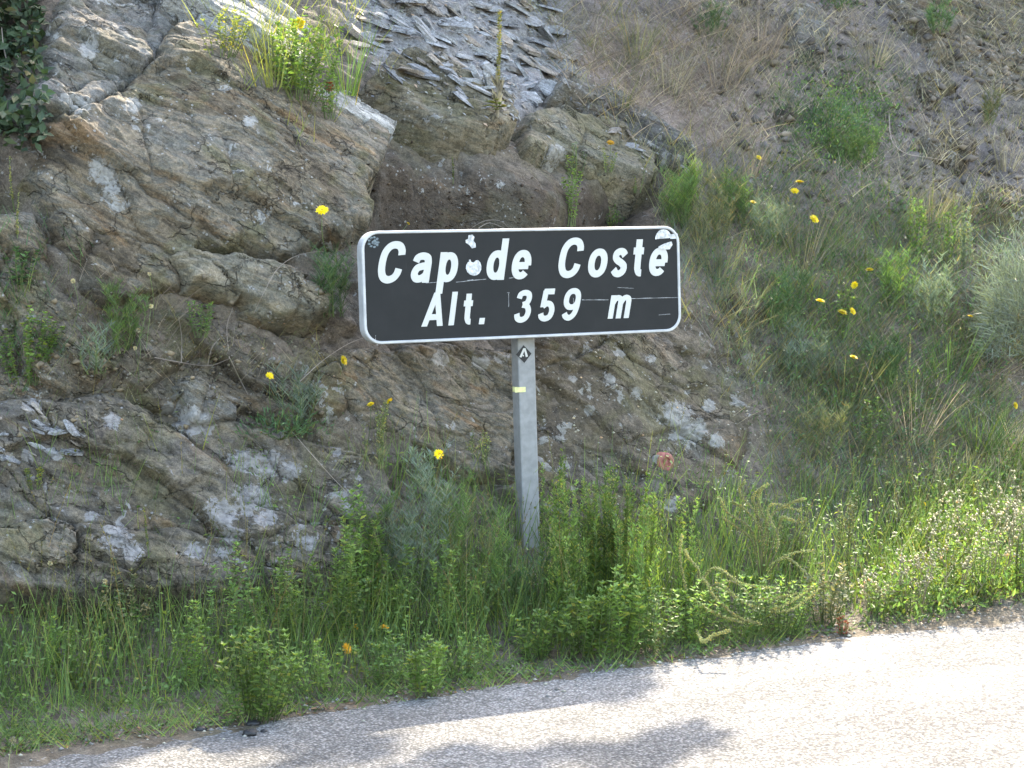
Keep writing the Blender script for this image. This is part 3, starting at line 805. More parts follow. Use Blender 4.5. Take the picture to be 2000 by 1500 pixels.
blob("sticker", circ(1847, 192, 46, 56, 14, 180, 352), .0022, m_peel, jag=.05)["label"] = "half of a torn round white sticker in the corner"
blob("sticker", [(1880, 165), (1926, 160), (1928, 188), (1885, 190)], .0026, m_peel)
blob("sticker", [(1818, 232), (1850, 216), (1890, 204), (1896, 222), (1880, 248), (1845, 250), (1816, 242)], -.0009, m_peel)["label"] = "torn white sticker scrap above the last letter"
m_faint = plain_mat("faded_sticker", (.13, .16, .17), .6, .5, .2, scale=70)
for a in range(0, 360, 40):
    ca_, sa_ = math.cos(math.radians(a)), math.sin(math.radians(a)); x, y_ = 228 + 26 * ca_, 208 + 27 * sa_
    blob("sticker_mark", circ(x, y_, 9, 7, 7), .0022 - a * 1e-6, m_faint, jag=.6)
blob("sticker_mark", circ(232, 210, 14, 15, 9), .0016, m_faint, jag=.5)
def scratch(p, q, w):
    (x0, y0), (x1, y1) = p, q
    n = 9; t = np.linspace(0, 1, n); wob = 1.0 * (rng.random(n) - .5)
    up = [(x0 + (x1 - x0) * a, y0 + (y1 - y0) * a - w * (0.3 + .7 * rng.random()) + o) for a, o in zip(t, wob)]
    dn = [(x0 + (x1 - x0) * a, y0 + (y1 - y0) * a + w * .3 + o) for a, o in zip(t, wob)][::-1]
    P = up + dn
    G_ = Geo(); V = np.array([[zs(*a)[0], .0030, zs(*a)[1]] for a in P]); m_ = len(P)
    G_.add(V, [[i, i + 1, m_ - 2 - i, m_ - 1 - i] for i in range(n - 1)])
    G_.build("scratch", m_scratch, face)
for p, q, w in [((1392, 531), (1540, 531), 3.2), ((1668, 524), (1935, 517), 3.0), ((690, 432), (858, 415), 3.0), ((755, 423), (790, 421), 5), ((985, 410), (1010, 407), 3), ((975, 490), (988, 492), 4), ((1590, 462), (1680, 466), 2.2), ((1820, 615), (1885, 610), 2.5), ((520, 437), (585, 432), 2.2)]:
    scratch(p, q, w)
def vscratch(x, y0, y1, w):
    G_ = Geo(); V = [[zs(x + dx, yy)[0], .0031, zs(x, yy)[1]] for yy in np.linspace(y0, y1, 6) for dx in (-w * rng.random(), w * rng.random())]
    G_.add(V, [[2 * i, 2 * i + 1, 2 * i + 3, 2 * i + 2] for i in range(5)]); G_.build("scratch", m_scratch, face)
vscratch(983, 495, 570, 3.0); vscratch(240, 728, 765, 3.0); vscratch(226, 745, 765, 2.0); vscratch(1345, 520, 575, 2)
# post stickers
m_stick_k = plain_mat("sticker_black", (.02, .02, .02), .5)
m_stick_y = plain_mat("yellow_tape", (.62, .60, .28), .6, .15, scale=60)
def pblob(name, zpts, y, mat, label=None):
    P = np.array([zs(zx, zy, DEP) for zx, zy in zpts]); g = Geo(); n = len(P); c_ = P.mean(0)
    V = np.concatenate([[[c_[0], y, c_[1]]], np.c_[P[:, 0], np.full(n, y), P[:, 1]]]); i = np.arange(n)
    g.add(V, T=np.stack([np.zeros(n, int), 1 + i, 1 + (i + 1) % n], 1)); o = g.build(name, mat, post)
    if label: o["label"] = label
pblob("sticker", [(1064, 783), (1108, 830), (1069, 882), (1022, 836)], DEP - .0012, m_stick_k, "black diamond sticker with a white mark")
for q in ([(1040, 850), (1062, 800), (1074, 800), (1052, 852)], [(1064, 800), (1074, 800), (1088, 846), (1076, 850)], [(1058, 838), (1066, 838), (1064, 846), (1058, 846)]):
    pblob("sticker_mark", q, DEP - .0022 - .0002 * rng.random(), m_white)
pblob("tape", [(1016, 1019), (1076, 1016), (1076, 1044), (1016, 1048)], DEP - .0012, m_stick_y, "strip of pale yellow tape round the post")
y0, y1 = DEP, DEP + .05
xl = pc - pw / 2 - .0012
zt, zb_ = zs(1016, 1019, DEP)[1], zs(1016, 1048, DEP)[1]
g = Geo(); g.add([[xl, y0 + .004, zb_], [xl, y1 + .02, zb_], [xl, y1 + .02, zt], [xl, y0 + .004, zt]], [[0, 1, 2, 3]]); g.build("tape", m_stick_y, post)

# ------------------------------------------------------------------ unseen trees up the bank, crowns shaped to drop shade where wanted
LIT = [
 [(1560, 1262), (1750, 1225), (2050, 1185), (2050, 1520), (1400, 1520), (1425, 1430), (1390, 1405), (1300, 1410), (1150, 1440), (960, 1462), (800, 1452), (785, 1420), (900, 1397), (1080, 1388), (1270, 1368), (1330, 1330), (1240, 1318), (1300, 1290), (1420, 1272)],
 [(240, 1482), (420, 1466), (440, 1520), (240, 1520)],
 [(1650, 1150), (1720, 1060), (1790, 990), (1890, 915), (2050, 890), (2050, 1190), (1750, 1228), (1650, 1205)],
 [(250, -60), (700, -60), (690, 110), (640, 150), (560, 228), (500, 200), (400, 120), (320, 70)],
 [(1400, 960), (1480, 950), (1500, 1020), (1420, 1040)], [(1560, 1080), (1640, 1090), (1640, 1160), (1570, 1150)], [(1220, 1190), (1290, 1200), (1280, 1240), (1230, 1235)]]
UPV = np.array([0, 0, 1.0])
_sx = np.cross(SUN_DIR, [0, 0, 1.0]); _sx /= np.linalg.norm(_sx); _sy = np.cross(_sx, SUN_DIR)
G0, GR, GN = -9.0, 0.05, 400
litmap = np.zeros((GN, GN), bool); shademap = np.zeros((GN, GN), bool)
def sun_cell(P): return ((P @ _sx - G0) / GR).astype(int), ((P @ _sy - G0) / GR).astype(int)
_pts, _lit = [], []
for py in range(-160, 1800, 14):
    for px in range(-500, 2500, 14):
        r = ray(px, py)
        b, dd = None, 1e9
        P = hit(px, py) if (-20 < px < 760 and py < 260) else None
        if P is None:
            h = BVHS[0].ray_cast(Vector(CAM_O), Vector(r))
            P = np.array(h[0]) if h[0] is not None else None
        if r[2] < -1e-4:
            Q = CAM_O + r * (-CAM_Z / r[2])
            if P is None or np.linalg.norm(Q - CAM_O) < np.linalg.norm(P - CAM_O): P = Q
        if P is None: continue
        _pts.append(P); _lit.append(any(in_poly(px, py, q) for q in LIT) or (py > 1500 - px * .15 and rng.random() < .045))
_pts = np.array(_pts); _lit = np.array(_lit)
def fill(mask, P, rad):
    ix, iy = sun_cell(P)
    for ox in range(-rad, rad + 1):
        for oy in range(-rad, rad + 1):
            if ox * ox + oy * oy <= rad * rad + 1: mask[np.clip(ix + ox, 0, GN - 1), np.clip(iy + oy, 0, GN - 1)] = True
fill(shademap, _pts[~_lit], 2); fill(litmap, _pts[_lit], 1)
up_ = _pts[_lit] + np.array([0, 0, .12]); fill(litmap, up_[up_ @ N_ - O_ @ N_ > 0.1], 1)
up_ = up_ + UPV * .16; fill(litmap, up_[up_ @ N_ - O_ @ N_ > 0.1], 1)
bark = plain_mat("bark", (.11, .085, .06), .9, .3, .1, scale=20, bump=.5)
m_tree = leaf_mat("tree_leaf", (.055, .085, .025), .3, .1, .25)
tsh = np.argwhere(shademap & ~litmap)
n_leaf = 26000
pick = tsh[rng.integers(0, len(tsh), n_leaf)] + rng.random((n_leaf, 2))  # leaves sampled only from cells meant to be in shade
q2 = pick * GR + G0
foot2 = np.outer(q2[:, 0], _sx) + np.outer(q2[:, 1], _sy)
# height of each leaf: a crown layer 2.2 to 4.2 m above the slope, beyond the top of the view
best_t = np.full(n_leaf, -1.0)
for i in range(n_leaf):
    for t in 6 + 14 * rng.random(6):
        P = foot2[i] + SUN_DIR * t
        v = (P - O_) @ N_; zz = 0.8 * (v - 2.2) + 2.2
        if 3.2 < v < 9.5 and 1.0 < P[2] - zz < 4.6 and P[2] > 1.5 + .21 * P[1] + 0.55:
            best_t[i] = t; break
ok = best_t > 0
LP = foot2[ok] + SUN_DIR * best_t[ok][:, None]
tree_u = np.array([-3.0, -.6, 1.8, 4.2, 7.0]); tree_v = np.array([6.0, 7.0, 6.2, 6.8, 7.2])
lu = (LP - O_) @ E_ + .5 * (rng.random(len(LP)) - .5)
own = np.abs(lu[:, None] - tree_u[None]).argmin(1)
names = ["unseen leafy tree shaped for shade above the top left corner", "unseen leafy tree shaped for shade above the brown rock face", "unseen leafy tree shaped for shade straight above the sign", "unseen leafy tree shaped for shade above the dry grass", "unseen leafy tree shaped for shade, farthest along above the right bank"]
for k in range(5):
    P = LP[own == k]
    if len(P) < 50: continue
    b = drop(W(np.array(tree_u[k]), np.array(tree_v[k]), np.array(5.0)), 8)
    t = empty("shade_tree", tuple(b)); tag(t, names[k], "tree", "unseen trees shaped for shade above the frame")
    g = Geo(); top = P.mean(0) - b
    g.tube(np.array([[0, 0, -.3], [.05, .02, .8], [top[0] * .3, top[1] * .3, 1.8], top * .95]), .13, .05, 7)
    for q in P[rng.integers(0, len(P), 22)] - b:
        s0 = np.array([top[0] * .3, top[1] * .3, 1.6 + rng.random()]); m_ = (s0 + q) / 2 + np.array([0, 0, .25])
        path = np.array([s0 + (m_ - s0) * a if a <= 1 else m_ + (q - m_) * (a - 1) for a in np.linspace(0, 2, 9)]) + b
        ci = sun_cell(path)
        if litmap[np.clip(ci[0], 0, GN - 1), np.clip(ci[1], 0, GN - 1)].any(): continue
        g.tube(np.array([s0, m_, q]), .03, .008, 5)
    g.build("trunk", bark, t)
    g = Geo(); n = len(P)
    d = rng.normal(size=(n, 3)); d[:, 2] -= .4
    g.leaves(P - b, d, rng.normal(size=(n, 3)) * .5 + SUN_DIR, .10 + .06 * rng.random(n), .07 + .035 * rng.random(n))
    g.build("crown", m_tree, t)

# ------------------------------------------------------------------ plants
UP = np.array([0, 0, 1.0]); OUT = -N_
M_LEAF = leaf_mat("leaf_green", (.12, .205, .066), .4, .1, .4)
M_BRIGHT = leaf_mat("leaf_bright", (.16, .26, .07), .35, .15, .4)
M_DEEP = leaf_mat("leaf_deep", (.066, .13, .055), .4, .1, .3)
M_YEL = leaf_mat("leaf_yellowish", (.175, .205, .06), .3, .25, .4)
M_BLUE = leaf_mat("leaf_glaucous", (.165, .21, .165), .3, .0, .3)
M_SILV = leaf_mat("leaf_silver", (.155, .18, .145), .3, .0, .2, yellow=False)
M_GRASS = leaf_mat("grass_blade", (.122, .20, .066), .45, .3, .4)
M_OLIVE = leaf_mat("leaf_olive", (.16, .175, .095), .4, .3, .3)
M_STRAW = leaf_mat("straw", (.27, .235, .185), .45, .05, .25, yellow=False)
M_PINK = leaf_mat("pink_straw", (.27, .21, .18), .45, .05, .25, yellow=False)
M_STEM = leaf_mat("green_stem", (.10, .14, .05), .25, .1, .1)
M_DRY = leaf_mat("dry_stem", (.25, .21, .14), .3, .05, .1, yellow=False)
M_TWIG = leaf_mat("twig_bark", (.22, .18, .15), .25, .0, .0, yellow=False)
M_SEED = leaf_mat("pale_seed", (.40, .37, .24), .3, .1, .2)
M_DOCK = leaf_mat("dock_seed", (.33, .34, .12), .35, .15, .2)
M_PETAL = leaf_mat("yellow_petal", (.78, .60, .02), .08, .0, .3)
M_CENTRE = leaf_mat("flower_centre", (.62, .36, .02), .15, .0, .1)
M_ORANGE = leaf_mat("orange_petal", (.75, .40, .03), .1, .0, .3)
M_RED = leaf_mat("red_leaf", (.30, .075, .045), .3, .1, .3)
M_BUD = leaf_mat("yellow_bud", (.22, .27, .075), .3, .2, .3)

def U2(n): return rng.random(n)
def unit(v): return v / (np.linalg.norm(v, axis=-1, keepdims=True) + 1e-9)
def away(P, dist):                                                         # a little nearer to where the photo was taken, off the bank
    return P + OUT * dist
def setup(px, py, hpx):
    P = hit(px, py); dep = (P - CAM_O) @ np.array([0, 1, 0]); return P, hpx * dep / F_PX
def stem_path(b, t, sag=0.12, n=6):
    q = np.linspace(0, 1, n)[:, None]
    side = np.array([rng.normal(), rng.normal(), 0]) * sag * np.linalg.norm(t - b) * .5
    return b + (t - b) * q + side * np.sin(q * np.pi) * (1 - .3 * q)
def along(path, t):
    x = t * (len(path) - 1); i = np.clip(x.astype(int), 0, len(path) - 2); f = (x - i)[:, None]
    return path[i] * (1 - f) + path[i + 1] * f, unit(path[i + 1] - path[i])
def leafy(h, w, nst, LL, LW, step=.02, start=.15, up=.5, lean=.15, rosette=5):
    st, lf = Geo(), Geo()
    for _ in range(nst):
        a, r = rng.random() * 6.283, w * .5 * math.sqrt(rng.random())
        b = np.array([.45 * r * math.cos(a), .45 * r * math.sin(a), -.02])
        hh = h * (.6 + .4 * rng.random()) * (1 - .25 * (r / (w * .5 + 1e-6)) ** 2)
        t = np.array([r * math.cos(a), r * math.sin(a), hh]) + OUT * lean * hh
        p = stem_path(b, t); st.tube(p, .0026, .0012, 3)
        n = max(4, int(hh / step)); tt = start + (1 - start) * (np.arange(n) + .5) / n
        c, d = along(p, tt)
        for sgn in (0, np.pi):
            az = np.arange(n) * 1.57 + a + sgn + .4 * rng.normal(size=n)
            hd = np.stack([np.cos(az), np.sin(az), up + .35 * rng.normal(size=n)], 1)
            L = LL * (.65 + .5 * U2(n)) * (1 - .45 * np.abs(tt - .55))
            lf.leaves(c, hd, np.tile(UP, (n, 1)) + .3 * rng.normal(size=(n, 3)), L, L * LW / LL * (.8 + .4 * U2(n)))
        az = np.arange(rosette) * 6.283 / rosette + rng.random()
        lf.leaves(np.tile(t, (rosette, 1)), np.stack([np.cos(az), np.sin(az), 1.0 + 0 * az], 1), np.tile(UP, (rosette, 1)), LL * .7, LW * .75)
    return {"stem": st, "foliage": lf}
def spiky(h, w, nst, LL=.028, LW=.006, bud=True, lean=.1):
    st, lf, bd = Geo(), Geo(), Geo()
    for _ in range(nst):
        a, r = rng.random() * 6.283, w * .5 * math.sqrt(rng.random())
        b = np.array([.6 * r * math.cos(a), .6 * r * math.sin(a), -.02]); hh = h * (.55 + .45 * rng.random())
        t = np.array([r * math.cos(a), r * math.sin(a), hh]) + OUT * lean * hh
        p = stem_path(b, t, .08); st.tube(p, .0025, .001, 3)
        n = int(hh / .0058); tt = .1 + .9 * U2(n); c, d = along(p, tt); az = U2(n) * 6.283
        lf.leaves(c, np.stack([np.cos(az), np.sin(az), .9 + .5 * U2(n)], 1), np.tile(UP, (n, 1)) + .4 * rng.normal(size=(n, 3)), LL * (.6 + .6 * U2(n)) * (1.1 - .5 * tt), LW * (.7 + .6 * U2(n)))
        if bud:
            n = int(hh / .012); tt = .55 + .45 * U2(n); c, d = along(p, tt)
            bd.balls(c + .006 * rng.normal(size=(n, 3)), .0022 + .0018 * U2(n))
    return {"stem": st, "foliage": lf, **({"buds": bd} if bud else {})}
def feathery(h, w, nst, LL=.045, LW=.0032, lean=.2, br=5):
    st, lf = Geo(), Geo()
    for _ in range(nst):
        a, r = rng.random() * 6.283, w * .5 * math.sqrt(rng.random())
        b = np.array([.5 * r * math.cos(a), .5 * r * math.sin(a), -.02]); hh = h * (.5 + .5 * rng.random())
        t = np.array([r * math.cos(a), r * math.sin(a), hh]) + OUT * lean * hh
        p = stem_path(b, t, .2); st.tube(p, .0026, .0009, 3)
        paths = [p]
        for _b in range(br):
            s0, d0 = along(p, np.array([.25 + .65 * rng.random()])); az = rng.random() * 6.283
            e = s0[0] + hh * .28 * (.5 + rng.random()) * unit(np.array([.7 * math.cos(az), .7 * math.sin(az), .9]))
            q = stem_path(s0[0], e, .15, 4); st.tube(q, .0014, .0007, 3); paths.append(q)
        for q in paths:
            ln_ = np.linalg.norm(q[-1] - q[0]); n = max(5, int(ln_ / .007)); c, d = along(q, U2(n) * .95 + .05); az = U2(n) * 6.283
            dd = np.stack([np.cos(az), np.sin(az), .7 + .5 * U2(n)], 1)
            lf.blades(c, dd, .01 * rng.normal(size=(n, 3)), LL * (.4 + .7 * U2(n)), LW, 2)
    return {"stem": st, "foliage": lf}
def tuft(h, w, n, W_=.004, lean=.15, droop=.5):
    g = Geo(); a = U2(n) * 6.283; r = w * .25 * np.sqrt(U2(n)); L = h * (.45 + .65 * U2(n))
    b = np.stack([r * np.cos(a), r * np.sin(a), 0 * a - .02], 1)
    sp = .15 + .45 * U2(n)
    d = np.stack([sp * np.cos(a), sp * np.sin(a), 1 + 0 * a], 1) + OUT * lean
    bend = np.stack([np.cos(a), np.sin(a), -.8 + 0 * a], 1) * (L * droop * (U2(n) ** 1.5))[:, None] * .6
    g.blades(b, d, bend, L, W_ * (.6 + .8 * U2(n)), 4); return {"blades": g}
def dome(h, w, n, LL, LW, needle=False):
    st, g = Geo(), Geo(); d = unit(rng.normal(size=(n, 3))); d[:, 2] = np.abs(d[:, 2])
    rad = (.55 + .5 * U2(n))[:, None] * (1 + .22 * np.sin(5 * np.arctan2(d[:, 1], d[:, 0]) + 1.3))[:, None]
    p = d * rad * np.array([w / 2, w / 2, h])
    dd = d + .6 * rng.normal(size=(n, 3)) + .3 * UP
    if needle: g.blades(p * .8, dd, .25 * LL * rng.normal(size=(n, 3)), LL * (.6 + .7 * U2(n)), LW, 2)
    else: g.leaves(p, dd, d + .4 * rng.normal(size=(n, 3)), LL * (.6 + .7 * U2(n)), LW)
    for q in p[:14]: st.tube(stem_path(np.array([0, 0, -.02]), q, .2, 4), .0022, .001, 3)
    return {"stem": st, "foliage": g}
MATS = {"stem": M_STEM}
def plant(name, label, cat, px, py, hpx, parts, mats, group=None, off=0.0, scale_of=None):
    P, h = setup(px, py, hpx)
    P = away(P, off)
    o = empty(name, tuple(P)); tag(o, label, cat, group)
    for k, g in parts(h).items():
        if g.n:
            c = g.build(k, mats.get(k, M_STEM), o, smooth=k in ('buds', 'seed_heads', 'stem'))
            if k in ('buds', 'seed_heads'): c['kind'] = 'stuff'
    return o
# --- leafy weeds
G1 = "leafy weeds along the verge"
for px, py, hpx, wm, nst, LL, mat, label in [
    (498, 1400, 165, .26, 16, .034, M_BRIGHT, "bright green leafy clump at the road edge behind the black lumps"),
    (826, 1352, 95, .14, 9, .034, M_BRIGHT, "small bright weed drooping pale leaves onto the road left of the post"),
    (1045, 1282, 115, .20, 12, .03, M_BRIGHT, "rounded green weed at the foot of the signpost"),
    (1120, 1280, 130, .18, 8, .034, M_LEAF, "leafy weed just right of the post's foot by the road edge"),
    (1160, 1285, 150, .14, 7, .036, M_BRIGHT, "upright pale-topped weed second from the post's foot"),
    (1200, 1275, 165, .16, 8, .036, M_LEAF, "tall leafy weed between the post and the dock stems"),
    (1265, 1268, 110, .22, 10, .028, M_LEAF, "low leafy weed at the gravelly road edge below the red cap"),
    (1340, 1252, 120, .26, 13, .028, M_BRIGHT, "spreading bright weed under the arching dock stems"),
    (1430, 1245, 120, .28, 13, .026, M_LEAF, "dark leafy mat beneath the middle of the dock stems"),
    (1520, 1235, 130, .28, 13, .026, M_LEAF, "leafy weed right of the dock stems near the road"),
    (1605, 1215, 110, .2, 9, .03, M_OLIVE, "yellowing weed by the reddish sprig at the road edge"),
    (905, 1318, 100, .24, 11, .024, M_LEAF, "low weed with reddish dead leaves beside it at the road edge"),
    (735, 1335, 95, .2, 9, .028, M_LEAF, "leafy weed right of the lowest orange flower"),
    (620, 1345, 110, .24, 10, .026, M_LEAF, "leafy weed left of the lowest orange flower"),
    (360, 1340, 150, .22, 8, .026, M_LEAF, "leafy weed in the tall grass at lower left"),
    (455, 1300, 190, .2, 7, .03, M_LEAF, "tall leafy weed in the grass above the bright clump"),
    (560, 1285, 190, .24, 8, .03, M_LEAF, "tall leafy weed standing in grass below the lichen rock"),
    (660, 1270, 200, .22, 8, .03, M_LEAF, "leafy weed behind the two small orange flowers"),
    (690, 1215, 215, .2, 7, .034, M_BRIGHT, "tall light green weed at the right end of the lichen rock"),
    (780, 1235, 190, .22, 8, .03, M_LEAF, "leafy weed in the feathery stand left of the post"),
    (880, 1240, 170, .22, 8, .028, M_LEAF, "leafy weed at the front of the feathery stand"),
    (240, 1270, 170, .18, 6, .028, M_OLIVE, "thin yellow-green weed with beaded tips at lower left"),
    (140, 1330, 150, .22, 8, .026, M_LEAF, "leafy weed near the lower left corner")]:
    plant("leafy_weed", label, "weed", px, py, hpx, lambda h: leafy(h * (.9 + .5 * rng.random()), wm * 1.15, int(nst * 1.9), LL * 1.05, LL * .52, .018), {"foliage": M_BRIGHT if mat is M_LEAF and px % 4 == 0 else mat}, G1, off=.03)
# --- tall spiky weeds right of the post
G2 = "tall spiky weeds right of the signpost"
for px, py, hpx, wm, nst, label in [
    (1075, 1200, 330, .14, 9, "tall spiky weed hugging the right side of the post"),
    (1119, 1215, 300, .16, 10, "spiky weed a hand right of the post"),
    (1161, 1205, 310, .18, 12, "spiky weed in the middle of the tall stand right of the post"),
    (1205, 1205, 305, .18, 12, "dense spiky weed between post and red cap"),
    (1243, 1195, 290, .15, 10, "spiky weed just left of the red cap"),
    (1325, 1205, 240, .14, 6, "thin spiky weed just right of the red cap"),
    (1225, 1235, 260, .2, 10, "spiky weed in front of the tall stand"),
    (1101, 1235, 240, .18, 9, "shorter spiky weed in front, near the post")]:
    plant("spiky_weed", label, "weed", px, py, hpx, lambda h: spiky(h, wm * 1.1, int(nst * 1.7), .036, .0085), {"foliage": M_BRIGHT if px % 2 else M_LEAF, "buds": M_BUD}, G2, off=.04)
for px, py, hpx, label in [(735, 905, 130, "wiry plant on the rock ledge under the pair of yellow flowers"), (1640, 1130, 170, "spiky weed in the shade behind the pale seedy weeds"), (1540, 1120, 150, "spiky weed behind the dock stems"), (930, 900, 60, "tiny yellow-green sprig on the rock beside the post")]:
    plant("spiky_weed", label, "weed", px, py, hpx, lambda h: spiky(h, .14, 8), {"foliage": M_OLIVE, "buds": M_BUD}, None, off=.02)
# --- feathery stand left of the post
G3 = "feathery plants left of the signpost"
for px, py, hpx, wm, nst, mat, label in [
    (715, 1180, 230, .2, 8, M_LEAF, "feathery plant at the left end of the stand, against the lichen rock"),
    (765, 1175, 260, .22, 9, M_BLUE, "blue-green feathery plant in the stand left of the post"),
    (815, 1170, 270, .22, 9, M_BLUE, "tallest grey-green feathery plant in the stand"),
    (865, 1170, 250, .2, 9, M_LEAF, "green feathery plant mid-stand, left of the pale seed heads"),
    (910, 1180, 220, .2, 8, M_OLIVE, "olive feathery plant beside the pale seed heads"),
    (960, 1200, 220, .18, 8, M_LEAF, "feathery plant nearest the left side of the post"),
    (1010, 1215, 190, .16, 7, M_DEEP, "dark feathery plant at the very foot of the post")]:
    plant("feathery_plant", label, "plant", px, py, hpx, lambda h: feathery(h, wm, nst), {"foliage": mat}, G3, off=.05)
# --- named clumps on the rock and slope
def one(name, label, px, py, hpx, f, mat, off=.0, cat="plant", **mm):
    return plant(name, label, cat, px, py, hpx, f, {"foliage": mat, "blades": mat, "buds": M_BUD, **mm}, None, off)
one("round_leaved_herb", "bright green round-leaved herb growing from the rock at the left edge", 55, 742, 150, lambda h: leafy(h, .26, 20, .022, .02, .013, .1, .2), M_BRIGHT, .02)
one("herb", "dark green herb in the shadow at left above the round-leaved one", 40, 560, 90, lambda h: leafy(h, .2, 9, .03, .018), M_DEEP, .0)
one("feathery_plant", "faint feathery green plant below the brown rock face at left", 235, 680, 150, lambda h: feathery(h, .3, 12), M_LEAF, .02)
one("feathery_plant", "grey-green wisp of a plant at the left end of the dry branch", 180, 720, 90, lambda h: feathery(h, .28, 9), M_BLUE, .02)
one("small_herb", "small green tuft on the rock above the wedge rock", 392, 650, 75, lambda h: leafy(h, .12, 10, .024, .009, .012), M_LEAF, .01)
one("grass_tuft", "green tuft hanging at the left edge of the sign beside the wedge rock", 648, 610, 130, lambda h: feathery(h, .2, 12, .06), M_DEEP, .02)
one("green_cushion", "low green cushion at the edge of the pinkish lichen slab", 545, 850, 45, lambda h: dome(h, .34, 420, .03, .006), M_DEEP, .01)
one("grass_tuft", "thin grey-green tuft above the low cushion", 580, 830, 110, lambda h: feathery(h, .22, 11, .06), M_BLUE, .01)
one("glaucous_plant", "blue-green fleshy plant with a yellow flower left of the post", 818, 940, 75, lambda h: leafy(h, .14, 6, .06, .009, .012, .1, .9), M_BLUE, .02)
one("climbing_herb", "pale green herb hanging above the sign's right half", 1110, 435, 150, lambda h: leafy(h, .16, 9, .026, .012, .016), M_BRIGHT, .03)
one("climbing_herb", "grey-green herb on the ochre ledge above the pale one", 1120, 345, 70, lambda h: leafy(h, .18, 9, .024, .010, .014), M_BLUE, .02)
one("green_cushion", "small deep green cushion peeking over the sign's top edge", 1188, 438, 45, lambda h: dome(h, .13, 300, .014, .007), M_LEAF, .02)
one("herb", "yellow-green herb under the orange flower on the ledge", 1182, 330, 45, lambda h: leafy(h, .1, 6, .018, .008, .012), M_YEL, .02)
one("herb", "yellow-tipped sprig right of the ochre ledge", 1240, 370, 55, lambda h: leafy(h, .1, 5, .018, .008, .014), M_YEL, .02)
one("grass_tuft", "green tuft of stems at the sign's top right corner", 1318, 440, 120, lambda h: feathery(h, .26, 16, .06), M_LEAF, .02)
one("green_shrub", "dark green matted shrub on the slope at upper right", 1625, 275, 90, lambda h: dome(h, .52, 1100, .04, .007), M_DEEP, .0)
one("green_shrub", "ferny green growth below the matted shrub at upper right", 1660, 320, 75, lambda h: feathery(h, .36, 22, .05), M_LEAF, .02)
one("silver_shrub", "silvery grey-green shrub at the right edge of the picture", 1985, 690, 265, lambda h: dome(h, .82, 5200, .09, .0045, True), M_SILV, .1)
one("grass_tuft", "dusky green tuft above the sign on the scree at the top", 1210, 205, 70, lambda h: tuft(h, .3, 60, .004), M_OLIVE, .0)
one("green_shrub", "small green bush at the top edge above the grey boulder", 1640, 20, 50, lambda h: dome(h, .3, 450, .03, .008), M_DEEP, .0)
one("green_shrub", "greenish tuft on the slope at the top above the dry grass", 1390, 70, 70, lambda h: feathery(h, .3, 12, .05), M_DEEP, .0)
one("herb", "small yellowish herb low on the dark rock at left", 68, 945, 40, lambda h: leafy(h, .1, 8, .018, .012, .012), M_YEL, .01)
G10 = "weeds and tufts scattered over the right slope"
